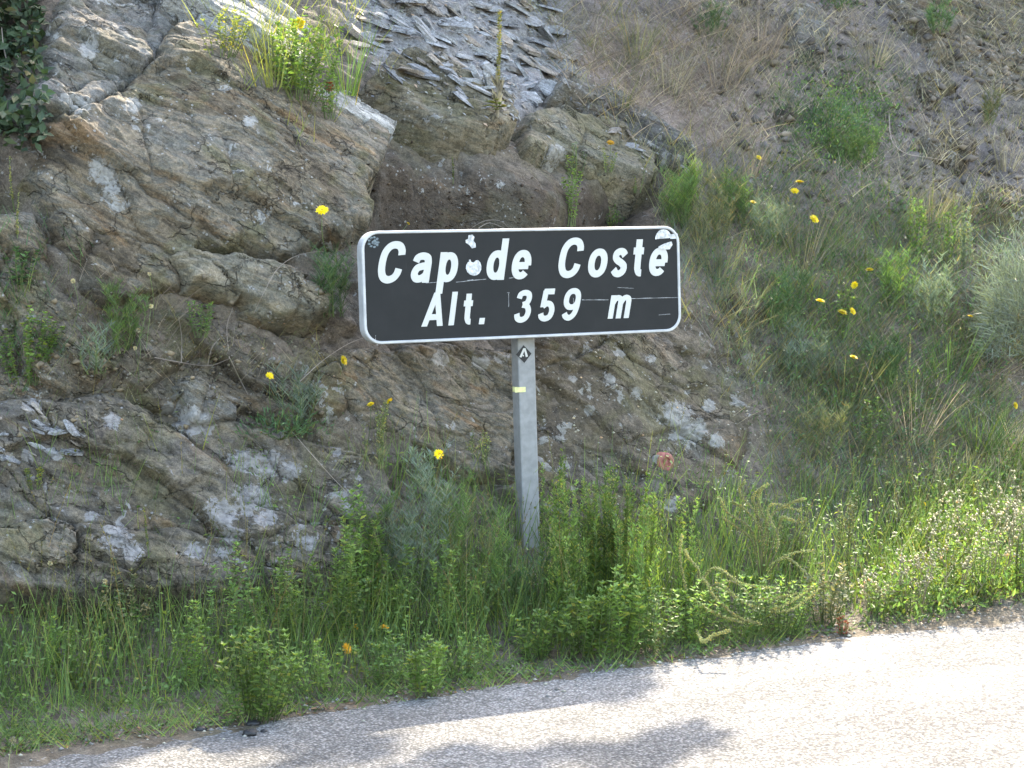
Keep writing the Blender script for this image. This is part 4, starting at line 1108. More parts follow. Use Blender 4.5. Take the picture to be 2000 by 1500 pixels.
for px, py, hpx, kind, mat, label in [
    (1385, 470, 120, 'f', M_OLIVE, "olive feathery tuft touching the sign's right end"), (1440, 430, 95, 'f', M_LEAF, "green feathery tuft below the lone yellow flower right of the sign"), (1500, 480, 110, 'f', M_BLUE, "grey-green tuft midway between sign and flower cluster"),
    (1400, 545, 110, 'g', M_OLIVE, "tawny grass tuft right of the sign's lower half"), (1560, 520, 110, 'g', M_STRAW, "dead grass tuft left above the flower cluster"), (1530, 640, 120, 'f', M_DEEP, "dark green tuft left below the flower cluster"),
    (1620, 650, 90, 'l', M_LEAF, "leafy weed under the leftmost flower of the cluster"), (1730, 600, 120, 'f', M_LEAF, "feathery green weed right of the flower cluster"), (1780, 500, 130, 's', M_LEAF, "spiky green weed under the row of tall spikes"),
    (1830, 510, 140, 's', M_LEAF, "bright spiky weed at the middle of the spike row"), (1880, 520, 120, 's', M_BLUE, "grey-green spiky weed at the right of the spike row"), (1800, 640, 130, 'f', M_BLUE, "blue-green weed between flower cluster and silvery shrub"),
    (1850, 740, 120, 'g', M_LEAF, "green grass tuft below the silvery shrub's left side"), (1720, 760, 120, 'f', M_DEEP, "dark feathery weed below the lone flower with a bare stem"), (1640, 800, 130, 'g', M_OLIVE, "olive grass tuft in the lower left of the slope growth"),
    (1560, 740, 110, 'f', M_BLUE, "dusty green tuft at the left margin of the slope growth"), (1700, 880, 110, 'l', M_LEAF, "leafy weed at the bottom of the slope growth"), (1780, 860, 130, 'g', M_PINK, "reddish dead tuft at the bottom right of the slope growth"),
    (1590, 900, 120, 'f', M_OLIVE, "olive weed where the slope meets the verge right of the dock"), (1900, 880, 120, 'g', M_LEAF, "green grass blades beside the reddish bank at far right"), (1970, 920, 170, 'g', M_LEAF, "tall green grass tuft at the right edge above the seedy weeds"),
    (1460, 340, 60, 'g', M_PINK, "pinkish dead tuft left of the topmost flower"), (1300, 180, 110, 'g', M_STRAW, "bleached grass tuft in the middle of the dead mat"), (1400, 170, 120, 'g', M_PINK, "reddish grass tuft at the right of the dead mat"),
    (1240, 110, 90, 'g', M_OLIVE, "olive grass tuft at the top of the dead mat"), (1480, 110, 100, 'g', M_PINK, "reddish tuft left of the grey boulder"), (1700, 130, 80, 'g', M_STRAW, "bleached tuft under the arched dead stem"),
    (1810, 430, 70, 'g', M_STRAW, "bleached tuft on the bare bank above the spike row"), (1960, 330, 70, 'g', M_STRAW, "bleached tuft at the right edge of the bare bank"), (1920, 240, 60, 'f', M_OLIVE, "olive tuft below the rusty outcrop"), (1830, 60, 60, 'f', M_DEEP, "small green tuft at the left of the rusty outcrop")]:
    f = {'f': lambda h: feathery(h, h * .9, 12, .05, .0042), 'g': lambda h: tuft(h * 1.15, h * 1.1, 55, .005, .2, .9), 'l': lambda h: leafy(h, h * .9, 12, .03, .012), 's': lambda h: spiky(h, h * .6, 7, .034, .008)}[kind]
    plant({'f': "feathery_plant", 'g': "grass_tuft", 'l': "leafy_weed", 's': "spiky_weed"}[kind], label, "tuft" if kind == 'g' else "weed", px, py, hpx, f, {"foliage": mat, "blades": mat, "buds": M_BUD}, G10, off=.03)
# sunlit growth at the top left
one("leafy_weed", "sunlit yellow-green weed on top of the pale slabs", 430, 105, 95, lambda h: leafy(h, .26, 16, .03, .014), M_YEL, .02)
one("grass_tuft", "tall sunlit grass tuft at the top beside the brown rock face", 530, 165, 230, lambda h: tuft(h, .34, 42, .005, .05, .9), M_YEL, .02)
one("leafy_weed", "green leafy bush spilling over the slabs at top left of centre", 585, 190, 170, lambda h: leafy(h, .36, 34, .034, .018), M_BRIGHT, .02)
one("leafy_weed", "dark green lower leaves under the red poppy-like spot", 640, 225, 70, lambda h: leafy(h, .22, 12, .028, .014), M_LEAF, .02)
one("grass_tuft", "green grass tuft right of the leafy bush at the top", 672, 180, 190, lambda h: tuft(h, .2, 40, .006, .05), M_BRIGHT, .02)
one("red_leaf_sprig", "small red leaves among the green at the top left of centre", 618, 182, 14, lambda h: leafy(.035, .04, 5, .018, .012, .01), M_RED, .16)
one("red_leaf_sprig", "reddish sprig at the road edge below the pale seedy weeds", 1636, 1235, 34, lambda h: leafy(h, .06, 8, .018, .009, .01), M_RED, .03)
# right-hand seedy weeds in the sun
G4 = "sunlit seedy weeds at the right end of the verge"
def seedy(h, w, nst):
    d = leafy(h * .8, w, nst, .03, .010, .016); f = feathery(h, w * 1.1, nst, .03, .003, .2, 3); g = Geo(); s = f["stem"]
    v = np.concatenate(s.v); v = v[v[:, 2] > h * .35]; q = v[rng.integers(0, len(v), min(len(v), nst * 12))]
    g.balls(q + .006 * rng.normal(size=q.shape), .004 + .004 * U2(len(q)))
    return {"stem": d["stem"], "foliage": d["foliage"], "dry_stem": s, "seed_heads": g}
for px, py, hpx, wm, label in [
    (1700, 1195, 110, .24, "lowest sunlit weed where the shade ends at right"), (1765, 1190, 150, .26, "sunlit weed second from the shade at right"),
    (1835, 1175, 190, .28, "sunlit weed with pale seed heads above the dark road stone"), (1905, 1165, 220, .28, "tall pale seedy weed left of the road stone"),
    (1975, 1150, 240, .3, "tallest pale seedy weed at the right edge"), (1830, 1100, 150, .26, "pale seedy weed at the back of the sunlit group"),
    (1935, 1060, 150, .28, "beige seed-topped weed at the back right of the sunlit group")]:
    plant("seedy_weed", label, "weed", px, py, hpx, lambda h: seedy(h, wm, 12), {"foliage": M_BRIGHT, "dry_stem": M_DRY, "seed_heads": M_SEED}, G4, off=.05)
# --- dock: arching seed stems
def arcpx(pts, offs):
    return np.array([away(hit(*p), o) for p, o in zip(pts, offs)])
def smooth(p, n=6):
    return np.stack([cr(p[:, [0, 1]], n)[:, 0], cr(p[:, [0, 1]], n)[:, 1], cr(p[:, [1, 2]], n)[:, 1]], 1)
def dock(label, px, py, arcs):
    b = hit(px, py); o = empty("dock_plant", tuple(b)); tag(o, label, "dock", None)
    for pts in arcs:
        st, sd = Geo(), Geo()
        ends = [hit(*q) for q in pts]; n = len(ends); dist = min(np.linalg.norm(e - CAM_O) for e in ends + [b]) - (.36 if px < 1400 else .22)
        P = np.array([CAM_O + ray(*q) * (dist - .05 * math.sin(i)) for i, q in enumerate(pts)])
        path = smooth(np.vstack([b + OUT * .02, P])) - b
        st.tube(path, .003, .0012, 4)
        m = int(np.linalg.norm(np.diff(path, axis=0), axis=1).sum() / .014)
        for t in np.linspace(.2, 1, m):
            c, d = along(path, np.array([t * .999])); q = 9
            sd.balls(c + .0032 * rng.normal(size=(q, 3)), .0018 + .002 * U2(q))
        st.build("stem", M_DRY, o); sd.build("seeds", M_DOCK, o)["kind"] = "stuff"
    lf = Geo(); n = 14; az = U2(n) * 6.283
    lf.leaves(np.zeros((n, 3)), np.stack([np.cos(az), np.sin(az), .7 + 0 * az], 1), np.tile(UP, (n, 1)), .12 + .08 * U2(n), .035); lf.build("leaves", M_LEAF, o)
dock("dock with long arching seed stems sweeping right over the verge", 1345, 1190, [
    [(1400, 1140), (1450, 1175), (1510, 1190), (1560, 1165), (1590, 1145)], [(1370, 1130), (1395, 1165), (1440, 1205), (1485, 1218)],
    [(1335, 1130), (1328, 1080), (1332, 1045)], [(1400, 1150), (1470, 1185), (1540, 1192), (1600, 1150)], [(1390, 1110), (1450, 1140), (1520, 1150)], [(1350, 1170), (1400, 1200), (1450, 1216)], [(1365, 1120), (1345, 1090), (1338, 1075)], [(1420, 1135), (1470, 1165), (1500, 1170), (1555, 1160)], [(1370, 1250), (1395, 1240), (1425, 1232)]])
dock("dock with bushy yellow seed stems behind the arching one", 1480, 1140, [
    [(1520, 1060), (1500, 1000), (1515, 985), (1562, 998)], [(1490, 1050), (1460, 1000), (1430, 980)], [(1500, 1040), (1480, 980), (1490, 950)],
    [(1530, 1090), (1570, 1115), (1600, 1142), (1625, 1148)], [(1470, 1060), (1440, 1030), (1410, 1010)], [(1520, 1030), (1530, 1010), (1552, 1018)], [(1485, 1020), (1445, 965), (1455, 940)], [(1480, 1010), (1470, 970), (1500, 945)], [(1470, 1040), (1420, 1000), (1405, 970)], [(1500, 1020), (1540, 985), (1570, 975)], [(1510, 1100), (1550, 1080), (1590, 1075)]])
# --- yellow flowers
G5 = "yellow composite flowers on thin stems"
FL = [(585, 45, 9, "yellow flower in the sunlit growth at the top"), (629, 411, 9, "yellow flower against the brown rock, up and left of the sign"), (797, 437, 4, "tiny yellow flower just above the sign's top edge"),
 (671, 704, 9, "yellow flower just below the sign's lower left corner"), (527, 734, 7, "small yellow flower right of the dry branch"), (724, 790, 7, "left one of the pair of yellow flowers on the rock left of the post"),
 (761, 784, 7, "right one of the pair of yellow flowers on the rock left of the post"), (857, 887, 8, "yellow flower on the blue-green plant left of the post"), (1482, 308, 6, "topmost yellow flower on the right slope"),
 (1561, 356, 9, "upper of two touching yellow flowers on the right slope"), (1552, 373, 8, "lower of two touching yellow flowers on the right slope"), (1471, 395, 6, "yellow flower right of the sign's top corner, alone in the grass"),
 (1590, 428, 8, "yellow flower below the touching pair on the right slope"), (1698, 527, 8, "highest of the yellow cluster right of the sign"), (1669, 557, 6, "second highest of the yellow cluster right of the sign"),
 (1602, 588, 7, "leftmost of the yellow cluster right of the sign"), (1645, 610, 9, "large lower flower of the yellow cluster right of the sign"), (1665, 608, 7, "lower right flower of the yellow cluster right of the sign"),
 (1667, 698, 6, "yellow flower alone below the cluster, with a bare stem under it"), (1895, 618, 5, "tiny yellow flower left of the silvery shrub"), (1983, 792, 7, "yellow flower near the right edge below the silvery shrub"), (1806, 984, 4, "small yellow flower above the sunlit weeds")]
FO = [(697, 1224, 6, "left of two small orange-yellow flowers in the verge grass"), (751, 1225, 7, "right of two small orange-yellow flowers in the verge grass"), (677, 1267, 10, "large orange-yellow flower lowest in the verge grass"), (1192, 279, 6, "orange flower on a dry stem above the ochre ledge")]
def flower(px, py, rpx, label, petal, name, off=.10):
    if px > 1400 or (py < 200 and px < 700): off = .30
    H0 = hit(px, py); dist = np.linalg.norm(H0 - CAM_O) - (off + .04 * rng.random()); H = CAM_O + ray(px, py) * dist
    bpx = hit(px + 12 * rng.normal(), py + 70 + 40 * rng.random()); b = bpx + OUT * .01
    if b[2] > H[2] - .04: b = drop(H + N_ * .1)
    o = empty(name, tuple(b)); tag(o, label, "flower", G5)
    r = (1.0 + .4 * rng.random()) * rpx * dist / F_PX; g = Geo(); g.tube(stem_path(np.zeros(3), H - b, .12, 7), .0016, .0013, 4); g.build("stem", M_STEM, o)
    f = unit(UP * .75 + OUT * .8 + .5 * rng.normal(size=3)); a = unit(np.cross(f, [.3, .9, .1])); c = np.cross(f, a)
    g = Geo()
    for lay, (n, rr, lift) in enumerate([(19, 1.0, .12), (15, .8, .3), (11, .55, .6)]):
        t = np.arange(n) * 6.283 / n + rng.random() + .1 * rng.normal(size=n)
        d = np.cos(t)[:, None] * a + np.sin(t)[:, None] * c + lift * f
        g.leaves((H - b) + d * r * .12 + f * .0012 * lay, d, np.tile(f, (n, 1)), r * rr * (.85 + .2 * U2(n)), r * .44, .08, .05)
    hd = g.build("flower_head", petal, o)
    g = Geo(); n = 16; t = U2(n) * 6.283; q = np.sqrt(U2(n)) * r * .3
    g.balls((H - b) + f * .003 + np.cos(t)[:, None] * a * q[:, None] + np.sin(t)[:, None] * c * q[:, None], r * .13); g.build("centre", M_CENTRE, hd)
    g = Geo(); g.balls([(H - b) - f * r * .25], r * .3); g.build("calyx", M_STEM, o)
for px, py, r, l in FL: flower(px, py, r, l, M_PETAL, "yellow_flower")
for px, py, r, l in FO: flower(px, py, r, l, M_ORANGE, "yellow_flower", .2 if py > 1000 else .08)
# --- slender seed spikes
G6 = "slender seed spikes on the slope"
def spike(px, y0, y1, dx, label, w=.011, mat=M_DOCK, off=.09):
    b = away(hit(px - dx * .4, y1 + 14), .01); dist = np.linalg.norm(b - CAM_O) - off * .5
    t = CAM_O + ray(px + dx, y0) * dist; o = empty("seed_spike", tuple(b)); tag(o, label, "plant", G6)
    p = stem_path(np.zeros(3), t - b, .06, 7); L = np.linalg.norm(t - b)
    g = Geo(); g.tube(p, .0025, .001, 4); g.build("stem", M_STEM, o)
    n = int(L / .0035); tt = .22 + .77 * U2(n); c, d = along(p, tt); az = U2(n) * 6.283
    g = Geo(); g.leaves(c, np.stack([np.cos(az), np.sin(az), .9 + 0 * az], 1), np.tile(UP, (n, 1)), w * (1.25 - .7 * tt), w * .5); g.balls(c[::2] + .003 * rng.normal(size=c[::2].shape), .003); g.build("seed_head", mat, o)
for px, y0, y1, dx, mat, l in [
    (1737, 318, 437, 0, M_YEL, "tall pale green spike left in the row on the right slope"), (1818, 325, 455, 6, M_YEL, "tall spike in the middle of the row on the right slope"), (1863, 378, 455, 0, M_YEL, "short spike between the two leaning ones on the right slope"),
    (1900, 336, 430, 16, M_YEL, "spike leaning right at the right end of the row"), (1775, 362, 490, 4, M_YEL, "spike between the tall ones in the row"), (1415, 308, 375, 0, M_DOCK, "brown spike right of the sign's top corner"),
    (1338, 297, 378, 2, M_DOCK, "straw spike standing over the sign's top right corner"), (1525, 290, 340, 14, M_YEL, "forked yellow spike leaning right by the topmost flower"), (1500, 300, 345, 22, M_YEL, "yellow spike leaning left-hand partner of the forked one"),
    (1681, 315, 375, 2, M_DOCK, "tan spike below the matted shrub"), (1775, 650, 750, 3, M_DOCK, "upper tan spike in the lower right growth"), (1752, 700, 760, 2, M_DOCK, "short tan spike left of the longer one in the lower right growth"),
    (1775, 760, 812, 2, M_YEL, "spike directly under the tan spike in the lower right growth"), (1625, 696, 742, 4, M_YEL, "curved yellow-green spike below the flower cluster"), (1598, 668, 704, 2, M_YEL, "short spike left of the curved one"),
    (1860, 648, 705, 2, M_YEL, "spike left of the reddish bank at far right"), (1688, 470, 560, 3, M_YEL, "spike behind the highest flower of the cluster"), (883, 306, 346, 0, M_YEL, "lone yellow-green spike on the brown hollow above the sign"),
    (25, 305, 400, -6, M_DOCK, "tall tan spike at the left edge beside the brown rock"), (35, 375, 470, 2, M_DOCK, "second tan spike under the first at the left edge"), (1355, 360, 420, 14, M_DOCK, "leaning straw spike right of the sign's top corner"),
    (287, 990, 1075, -6, M_YEL, "tall grass spike in front of the dark lichen rock"), (228, 1100, 1200, 4, M_YEL, "beaded green spike at lower left in the grass")]:
    spike(px, y0, y1, dx, l, mat=mat)
# --- dried mullein above the sign
b = away(hit(968, 222), .02); dist = np.linalg.norm(b - CAM_O) - .03
def at(px, py): return CAM_O + ray(px, py) * dist - b
o = empty("dried_mullein", tuple(b)); tag(o, "dried straw-coloured mullein stalk standing on the scree above the sign", "plant")
p = np.array([[0, 0, -.02], at(972, 170), at(975, 95), at(976, 18)])
g = Geo(); g.tube(p, .007, .004, 6); g.build("stem", M_STRAW, o)
n = 330; tt = .38 + .61 * U2(n); c, d = along(p, tt); az = U2(n) * 6.283
g = Geo(); g.leaves(c, np.stack([np.cos(az), np.sin(az), .6 + 0 * az], 1), np.tile(UP, (n, 1)), .017, .010); g.build("seed_spike", M_DOCK, o)
n = 34; az = U2(n) * 6.283; c, d = along(p, .12 + .22 * U2(n))
g = Geo(); g.leaves(c, np.stack([.5 * np.cos(az), .5 * np.sin(az), 1 + 0 * az], 1), np.tile(UP, (n, 1)) + .5 * rng.normal(size=(n, 3)), .06 + .04 * U2(n), .018, .3, .1); g.build("dry_leaves", M_STRAW, o)
n = 16; az = U2(n) * 6.283
g = Geo(); g.leaves(np.tile(at(970, 205), (n, 1)) + .012 * rng.normal(size=(n, 3)), np.stack([np.cos(az), np.sin(az), .1 + .4 * U2(n)], 1), np.tile(UP, (n, 1)), .05 + .02 * U2(n), .028); g.build("rosette", M_YEL, o)
# --- pale round seed heads
G7 = "pale round seed heads on wiry stems"
for px, py, r, l in [(282, 1186, 8, "pale round seed head above the grass at lower left"), (575, 1177, 6, "yellowish round seed head in front of the dark rock's right end"), (205, 1135, 5, "small yellow seed head left at the foot of the dark rock"), (143, 549, 5, "seed head over the shaded gap at the left"),
    (292, 535, 4, "yellowish seed head on the lower brown rock, left one"), (270, 645, 5, "orange-tinted seed head below the brown rock"), (264, 680, 4, "seed head just above the dry branch"), (295, 598, 5, "seed head above the dry branch near the rock"), (900, 1085, 5, "upper seed head of the group left of the post"),
    (946, 1092, 6, "seed head of the group closest to the post"), (966, 1093, 5, "seed head touching the post's left side"), (918, 1117, 5, "middle seed head of the group left of the post"), (920, 1130, 5, "lower seed head of the group left of the post"), (1078, 1208, 6, "seed head in the dark gap at the post's foot"), (1058, 1208, 5, "second seed head in the dark gap at the post's foot"),
    (1685, 1000, 5, "orange-beige seed head above the dock"), (1731, 999, 5, "beige seed head right of the orange-beige one"), (24, 1446, 7, "white seed head low in the grass at the lower left corner"), (98, 540 + 560, 5, "seed head beside the rusty rock nose"), (1750, 532, 6, "white fluffy seed head right of the flower cluster")]:
    H0 = hit(px, py); dist = np.linalg.norm(H0 - CAM_O) - .12; H = CAM_O + ray(px, py) * dist; b = hit(px + 8 * rng.normal(), py + 90)
    if b[2] > H[2] - .03: b = drop(H + N_ * .1)
    o = empty("seed_head_plant", tuple(b)); tag(o, l, "plant", G7); r = r * dist / F_PX
    g = Geo(); g.tube(stem_path(np.zeros(3), H - b, .12), .0013, .001, 3); g.build("stem", M_STEM, o)
    g = Geo(); d = unit(rng.normal(size=(60, 3))); g.leaves(np.tile(H - b, (60, 1)) + d * r * .35, d, unit(rng.normal(size=(60, 3))), r * .75, r * .5); g.build("seed_head", M_SEED, o)
# --- dry twigs and bare stems
G8 = "bare dry twigs"
for l, off, r0, lines in [
    ("long dry branch lying on the rock at left below the brown face", .03, .0024, [[(296, 698), (340, 706), (400, 714), (445, 700)], [(445, 700), (440, 640), (450, 600)], [(445, 700), (460, 735), (480, 770)], [(400, 714), (410, 680), (425, 660)], [(350, 708), (352, 660), (345, 620)]]),
    ("curved bare stem arching from the wedge rock toward the sign", .05, .0015, [[(490, 612), (505, 570), (535, 525), (570, 500), (620, 492), (650, 505)]]),
    ("bare stem leaning across the sign's lower left", .07, .0016, [[(570, 745), (620, 705), (670, 672), (705, 655)]]),
    ("straight bare stem below the lone flower on the right slope", .10, .002, [[(1662, 705), (1680, 755), (1700, 800), (1725, 850)]]),
    ("curved dry stem at far right over the reddish bank", .08, .003, [[(1850, 760), (1900, 810), (1930, 845), (1932, 855)]]),
    ("pale twig sticking out level at the right edge", .08, .003, [[(1900, 722), (1950, 732), (1995, 736)]]),
    ("arched dry stem over the top of the sign", .05, .002, [[(915, 445), (940, 432), (965, 432), (985, 445)], [(925, 446), (950, 436), (975, 446)]]),
    ("curved twig on the earthy face right of the sign", .04, .002, [[(1335, 600), (1365, 640), (1385, 680), (1393, 725)]]),
    ("dead grass stem arching on the upper right slope", .08, .0022, [[(1650, 95), (1690, 80), (1725, 85), (1745, 110), (1755, 150)]]),
    ("pale bent stick on the bare bank at upper right", .05, .004, [[(1725, 225), (1730, 275), (1760, 300), (1800, 308), (1840, 315)], [(1745, 195), (1790, 188)]]),
    ("dry bent stem at the top beside the tall grass tuft", .12, .0022, [[(690, 20), (715, 30), (728, 55), (722, 78)]]),
    ("dry twig fork on the slope above the silvery shrub", .06, .002, [[(1570, 700), (1600, 750), (1620, 790)], [(1600, 750), (1612, 752), (1618, 765)]]),
    ("thin dead stem on the lichen rock's right side", .06, .0018, [[(560, 840), (590, 880), (640, 930), (670, 960)]])]:
    b = away(hit(*lines[0][0]), .01); o = empty("dry_twig", tuple(b)); tag(o, l, "twig", G8)
    for ln_ in lines:
        P = arcpx(ln_, [off * (.6 + .8 * rng.random()) for _ in ln_]) - b
        g = Geo(); g.tube(smooth(P, 5), r0, r0 * .5, 4); g.build("twig", M_TWIG, o)
# --- creeper in the dark corner, top left
P = np.array([hit(px, py) for px, py in zip(rng.uniform(-60, 72, 900), rng.uniform(-60, 300, 900) - 60 * rng.random(900))]) ; c0 = P[P[:, 2].argmin()]
o = empty("creeper", tuple(c0)); tag(o, "dark green creeper filling the shadowed gap in the top left corner", "creeper")
P = P + OUT * (.02 + .16 * U2(900))[:, None] - c0
g = Geo(); g.leaves(P, OUT + .9 * rng.normal(size=P.shape), OUT + UP + .5 * rng.normal(size=P.shape), .04 + .03 * U2(900), .032); g.build("foliage", leaf_mat("creeper_leaf", (.035, .06, .03), .35, .1, .2), o)
g = Geo()
for q in P[:8]: g.tube(stem_path(q - OUT * .14, q - OUT * .12 + UP * .25 + .06 * rng.normal(size=3), .2, 4), .003, .002, 3)
g.build("stem", M_TWIG, o)

# ------------------------------------------------------------------ masses nobody could count
def sample_px(poly, n, jit_px=0.0):
    xs = [p[0] for p in poly]; ys = [p[1] for p in poly]; out = []
    while len(out) < n:
        x, y = rng.uniform(min(xs), max(xs)), rng.uniform(min(ys), max(ys))
        if in_poly(np.array(x), np.array(y), poly): out.append(hit(x + jit_px * rng.normal(), y + jit_px * rng.normal()))
    return np.array(out)
def fast_drop(u, v):
    """heights on the earth for road coordinates"""
    P = W(u, v, np.full(len(u), 0.0)); out = P.copy()
    b = BVHS[0]
    for i in range(len(P)):
        h = b.ray_cast(Vector((P[i, 0], P[i, 1], 4)), Vector((0, 0, -1)))[0]
        out[i, 2] = h[2] if h is not None else 0
    return out
n = 18000
u = rng.uniform(-3.5, 5.2, n); v = rng.uniform(.05, 1.22, n) ** .9
dens = fbm(u * 1.8, v * 1.8, 3, 900)
keep = (rng.random(n) < .8 + .9 * dens - .15 * sstep(.9, 1.2, v)); u, v = u[keep], v[keep]; n = len(u)
P = fast_drop(u, v) - UP * .01
hgt = (.05 + .30 * sstep(.1, .55, v + .12 * fbm(u * 2, v * 2, 2, 910))) * (.4 + .75 * U2(n)) * (1 - .25 * sstep(1.2, 2.2, u))
az = U2(n) * 6.283; sp = .1 + .4 * U2(n)
d = np.stack([sp * np.cos(az), sp * np.sin(az), 1 + 0 * az], 1) + OUT * .12
bend = np.stack([np.cos(az), np.sin(az), -.6 + 0 * az], 1) * (hgt * .7 * U2(n) ** 2)[:, None]
g = Geo(); g.blades(P, d, bend, hgt, .0028 + .0032 * U2(n), 4)
tag(g.build("grass", M_GRASS), "tall green grass along the verge", None, None, "stuff")
n = 360; u = rng.uniform(-3.4, 5.0, n); v = rng.uniform(.3, 1.1, n); P = fast_drop(u, v); g = Geo(); h = .32 + .25 * U2(n)
az = U2(n) * 6.283
for i in range(n):
    t = P[i] + np.array([.12 * math.cos(az[i]), .12 * math.sin(az[i]), h[i]]) + OUT * .05; q = stem_path(P[i], t, .15, 5); g.tube(q, .0012, .0007, 3)
    c, dd = along(q, .72 + .27 * U2(14)); g.leaves(c, dd + .35 * rng.normal(size=(14, 3)), rng.normal(size=(14, 3)), .011, .0045)
tag(g.build("seeding_grass", leaf_mat("seeding_grass", (.17, .17, .075), .3, .2, .3)), "thin seeding grass stalks in the verge", None, None, "stuff")
n = 41000; u = rng.uniform(-3.5, 5.2, n); v = rng.uniform(-.01, 1.15, n); keep = rng.random(n) < .6 + 1.2 * fbm(u * 2.5, v * 2.5, 3, 930); u, v = u[keep], v[keep]; n = len(u)
P = fast_drop(u, v); P[:, 2] += .006 + .26 * U2(n) ** 1.6 * sstep(.02, .6, v); az = U2(n) * 6.283
g = Geo(); g.leaves(P, np.stack([np.cos(az), np.sin(az), .4 * rng.normal(size=n)], 1), np.tile(UP, (n, 1)) + .3 * rng.normal(size=(n, 3)), .014 + .016 * U2(n), .008 + .008 * U2(n))
tag(g.build("ground_cover", M_LEAF), "small low leaves covering the verge", None, None, "stuff")
n = 12500; u = rng.uniform(-3.5, 5.2, n); v = rng.uniform(-.06, .45, n); keep = rng.random(n) < .62 + 1.3 * fbm(u * 3, v * 3, 3, 940) - .35 * sstep(.8, 1.6, u) + .3 * sstep(-.6, -1.6, u); u, v = u[keep], v[keep]; n = len(u)
P = fast_drop(u, v); P[:, 2] = np.maximum(P[:, 2], -.01); az = U2(n) * 6.283; L = .03 + .06 * U2(n)
g = Geo(); g.blades(P, np.stack([.9 * np.cos(az), .9 * np.sin(az), .9 + 0 * az], 1), np.stack([np.cos(az), np.sin(az), -.8 + 0 * az], 1) * (L * .5)[:, None], L, .0026 + .0022 * U2(n), 3)
tag(g.build("short_grass", M_GRASS), "short grass creeping to the road edge", None, None, "stuff")
n = 1500; u = rng.uniform(-3.5, 5.2, n); v = np.abs(rng.normal(0.03, .11, n)) - .05; P = fast_drop(u, v); P[:, 2] = np.maximum(P[:, 2], 0) + .004; az = U2(n) * 6.283
g = Geo(); g.leaves(P, np.stack([np.cos(az), np.sin(az), .15 * rng.normal(size=n)], 1), np.tile(UP, (n, 1)) + .4 * rng.normal(size=(n, 3)), .012 + .025 * U2(n), .004 + .01 * U2(n))
tag(g.build("leaf_litter", leaf_mat("litter", (.15, .10, .06), .5, .1, .1)), "dead leaves and bits along the road edge", None, None, "stuff")
n = 900; u = rng.uniform(-3.5, 5.2, n); v = rng.normal(-.02, .10, n); P = fast_drop(u, v); P[:, 2] = np.maximum(P[:, 2], .0) + .002
g = Geo(); g.balls(P, .003 + .009 * U2(n) ** 3, .6)
tag(g.build("gravel", leaf_mat("gravel", (.29, .28, .26), .4, .0, .0, .9, .2, False), smooth=True), "loose gravel along the road edge", None, None, "stuff")
# growth on the right-hand slope
def mass(name, label, poly, n, f, mat):
    P = sample_px(poly, n, 34.0); P = P[(P - O_) @ N_ > (.03 if 'sunlit' in name else .75)]
    c = fbm(P @ E_ * 2.2, P[:, 2] * 2.2, 3, len(label)); P = P[rng.random(len(P)) < .85 + 1.3 * c]; g = Geo(); f(g, P); tag(g.build(name, mat, smooth=name in ('rubble', 'earth_bits', 'slope_seeds')), label, None, None, "stuff")
def scrub(L, W_, k, upw=1.0, droop=.3):
    def f(g, P):
        q = np.repeat(P, k, 0); m = len(q); q = q + .03 * rng.normal(size=q.shape); az = U2(m) * 6.283
        d = np.stack([.7 * np.cos(az), .7 * np.sin(az), upw + .3 * U2(m)], 1) + OUT * .35; LL_ = L * (.35 + .9 * U2(m))
        g.blades(q - UP * .01, d, (np.stack([np.cos(az), np.sin(az), -1 + 0 * az], 1) + OUT * .6) * (LL_ * droop)[:, None], LL_, W_ * (.6 + .8 * U2(m)), 3)
    return f
def leafscrub(L, W_, k, hh):
    def f(g, P):
        q = np.repeat(P, k, 0); m = len(q); q = q + .04 * rng.normal(size=q.shape) + (UP * .7 + OUT * .7) * (hh * U2(m))[:, None]
        g.leaves(q, rng.normal(size=(m, 3)) + UP * .6, rng.normal(size=(m, 3)) + UP, L * (.5 + U2(m)), W_)
    return f
SLOPE = [(1330, 360), (1420, 330), (1560, 330), (1700, 400), (1920, 400), (2040, 480), (2040, 640), (1940, 760), (2000, 900), (1700, 980), (1540, 940), (1480, 800), (1420, 660), (1340, 580)]
mass("scrub_stems", "fine green stems covering the right slope", SLOPE, 1700, scrub(.15, .0036, 8), M_OLIVE)
mass("scrub_stems", "blue-green stems mixed into the right slope", SLOPE, 1000, scrub(.14, .0042, 7), M_BLUE)
mass("undergrowth", "small leaves in the growth on the right slope", SLOPE, 950, leafscrub(.024, .008, 8, .15), M_DEEP)
mass("undergrowth", "lighter small leaves on the right slope", [(1440, 430), (1720, 430), (1880, 560), (1840, 860), (1640, 900), (1480, 700)], 260, leafscrub(.022, .007, 7, .16), M_LEAF)
mass("slope_grass", "green grass among the scrub on the right slope", [(1440, 420), (1720, 420), (1900, 480), (1900, 820), (1640, 900), (1480, 700)], 600, scrub(.17, .0042, 5), M_LEAF)
mass("dry_stems", "dead grey stems tangled in the right slope's growth", [(1330, 330), (1980, 420), (1990, 920), (1600, 980), (1400, 700)], 620, scrub(.18, .0028, 4, .5, .6), M_STRAW)
mass("dry_stems", "reddish dead stems under the flowers on the right slope", [(1560, 430), (1720, 440), (1800, 640), (1960, 640), (1960, 900), (1760, 920), (1680, 700)], 420, scrub(.13, .003, 5, .6, .5), M_PINK)
mass("slope_seeds", "pale seed specks on the right slope", [(1400, 340), (1980, 420), (1980, 900), (1500, 900)], 260, lambda g, P: g.balls(P + (OUT * .8 + UP * .7) * (.03 + .13 * U2(len(P)))[:, None], .003 + .006 * U2(len(P)) ** 2), M_SEED)
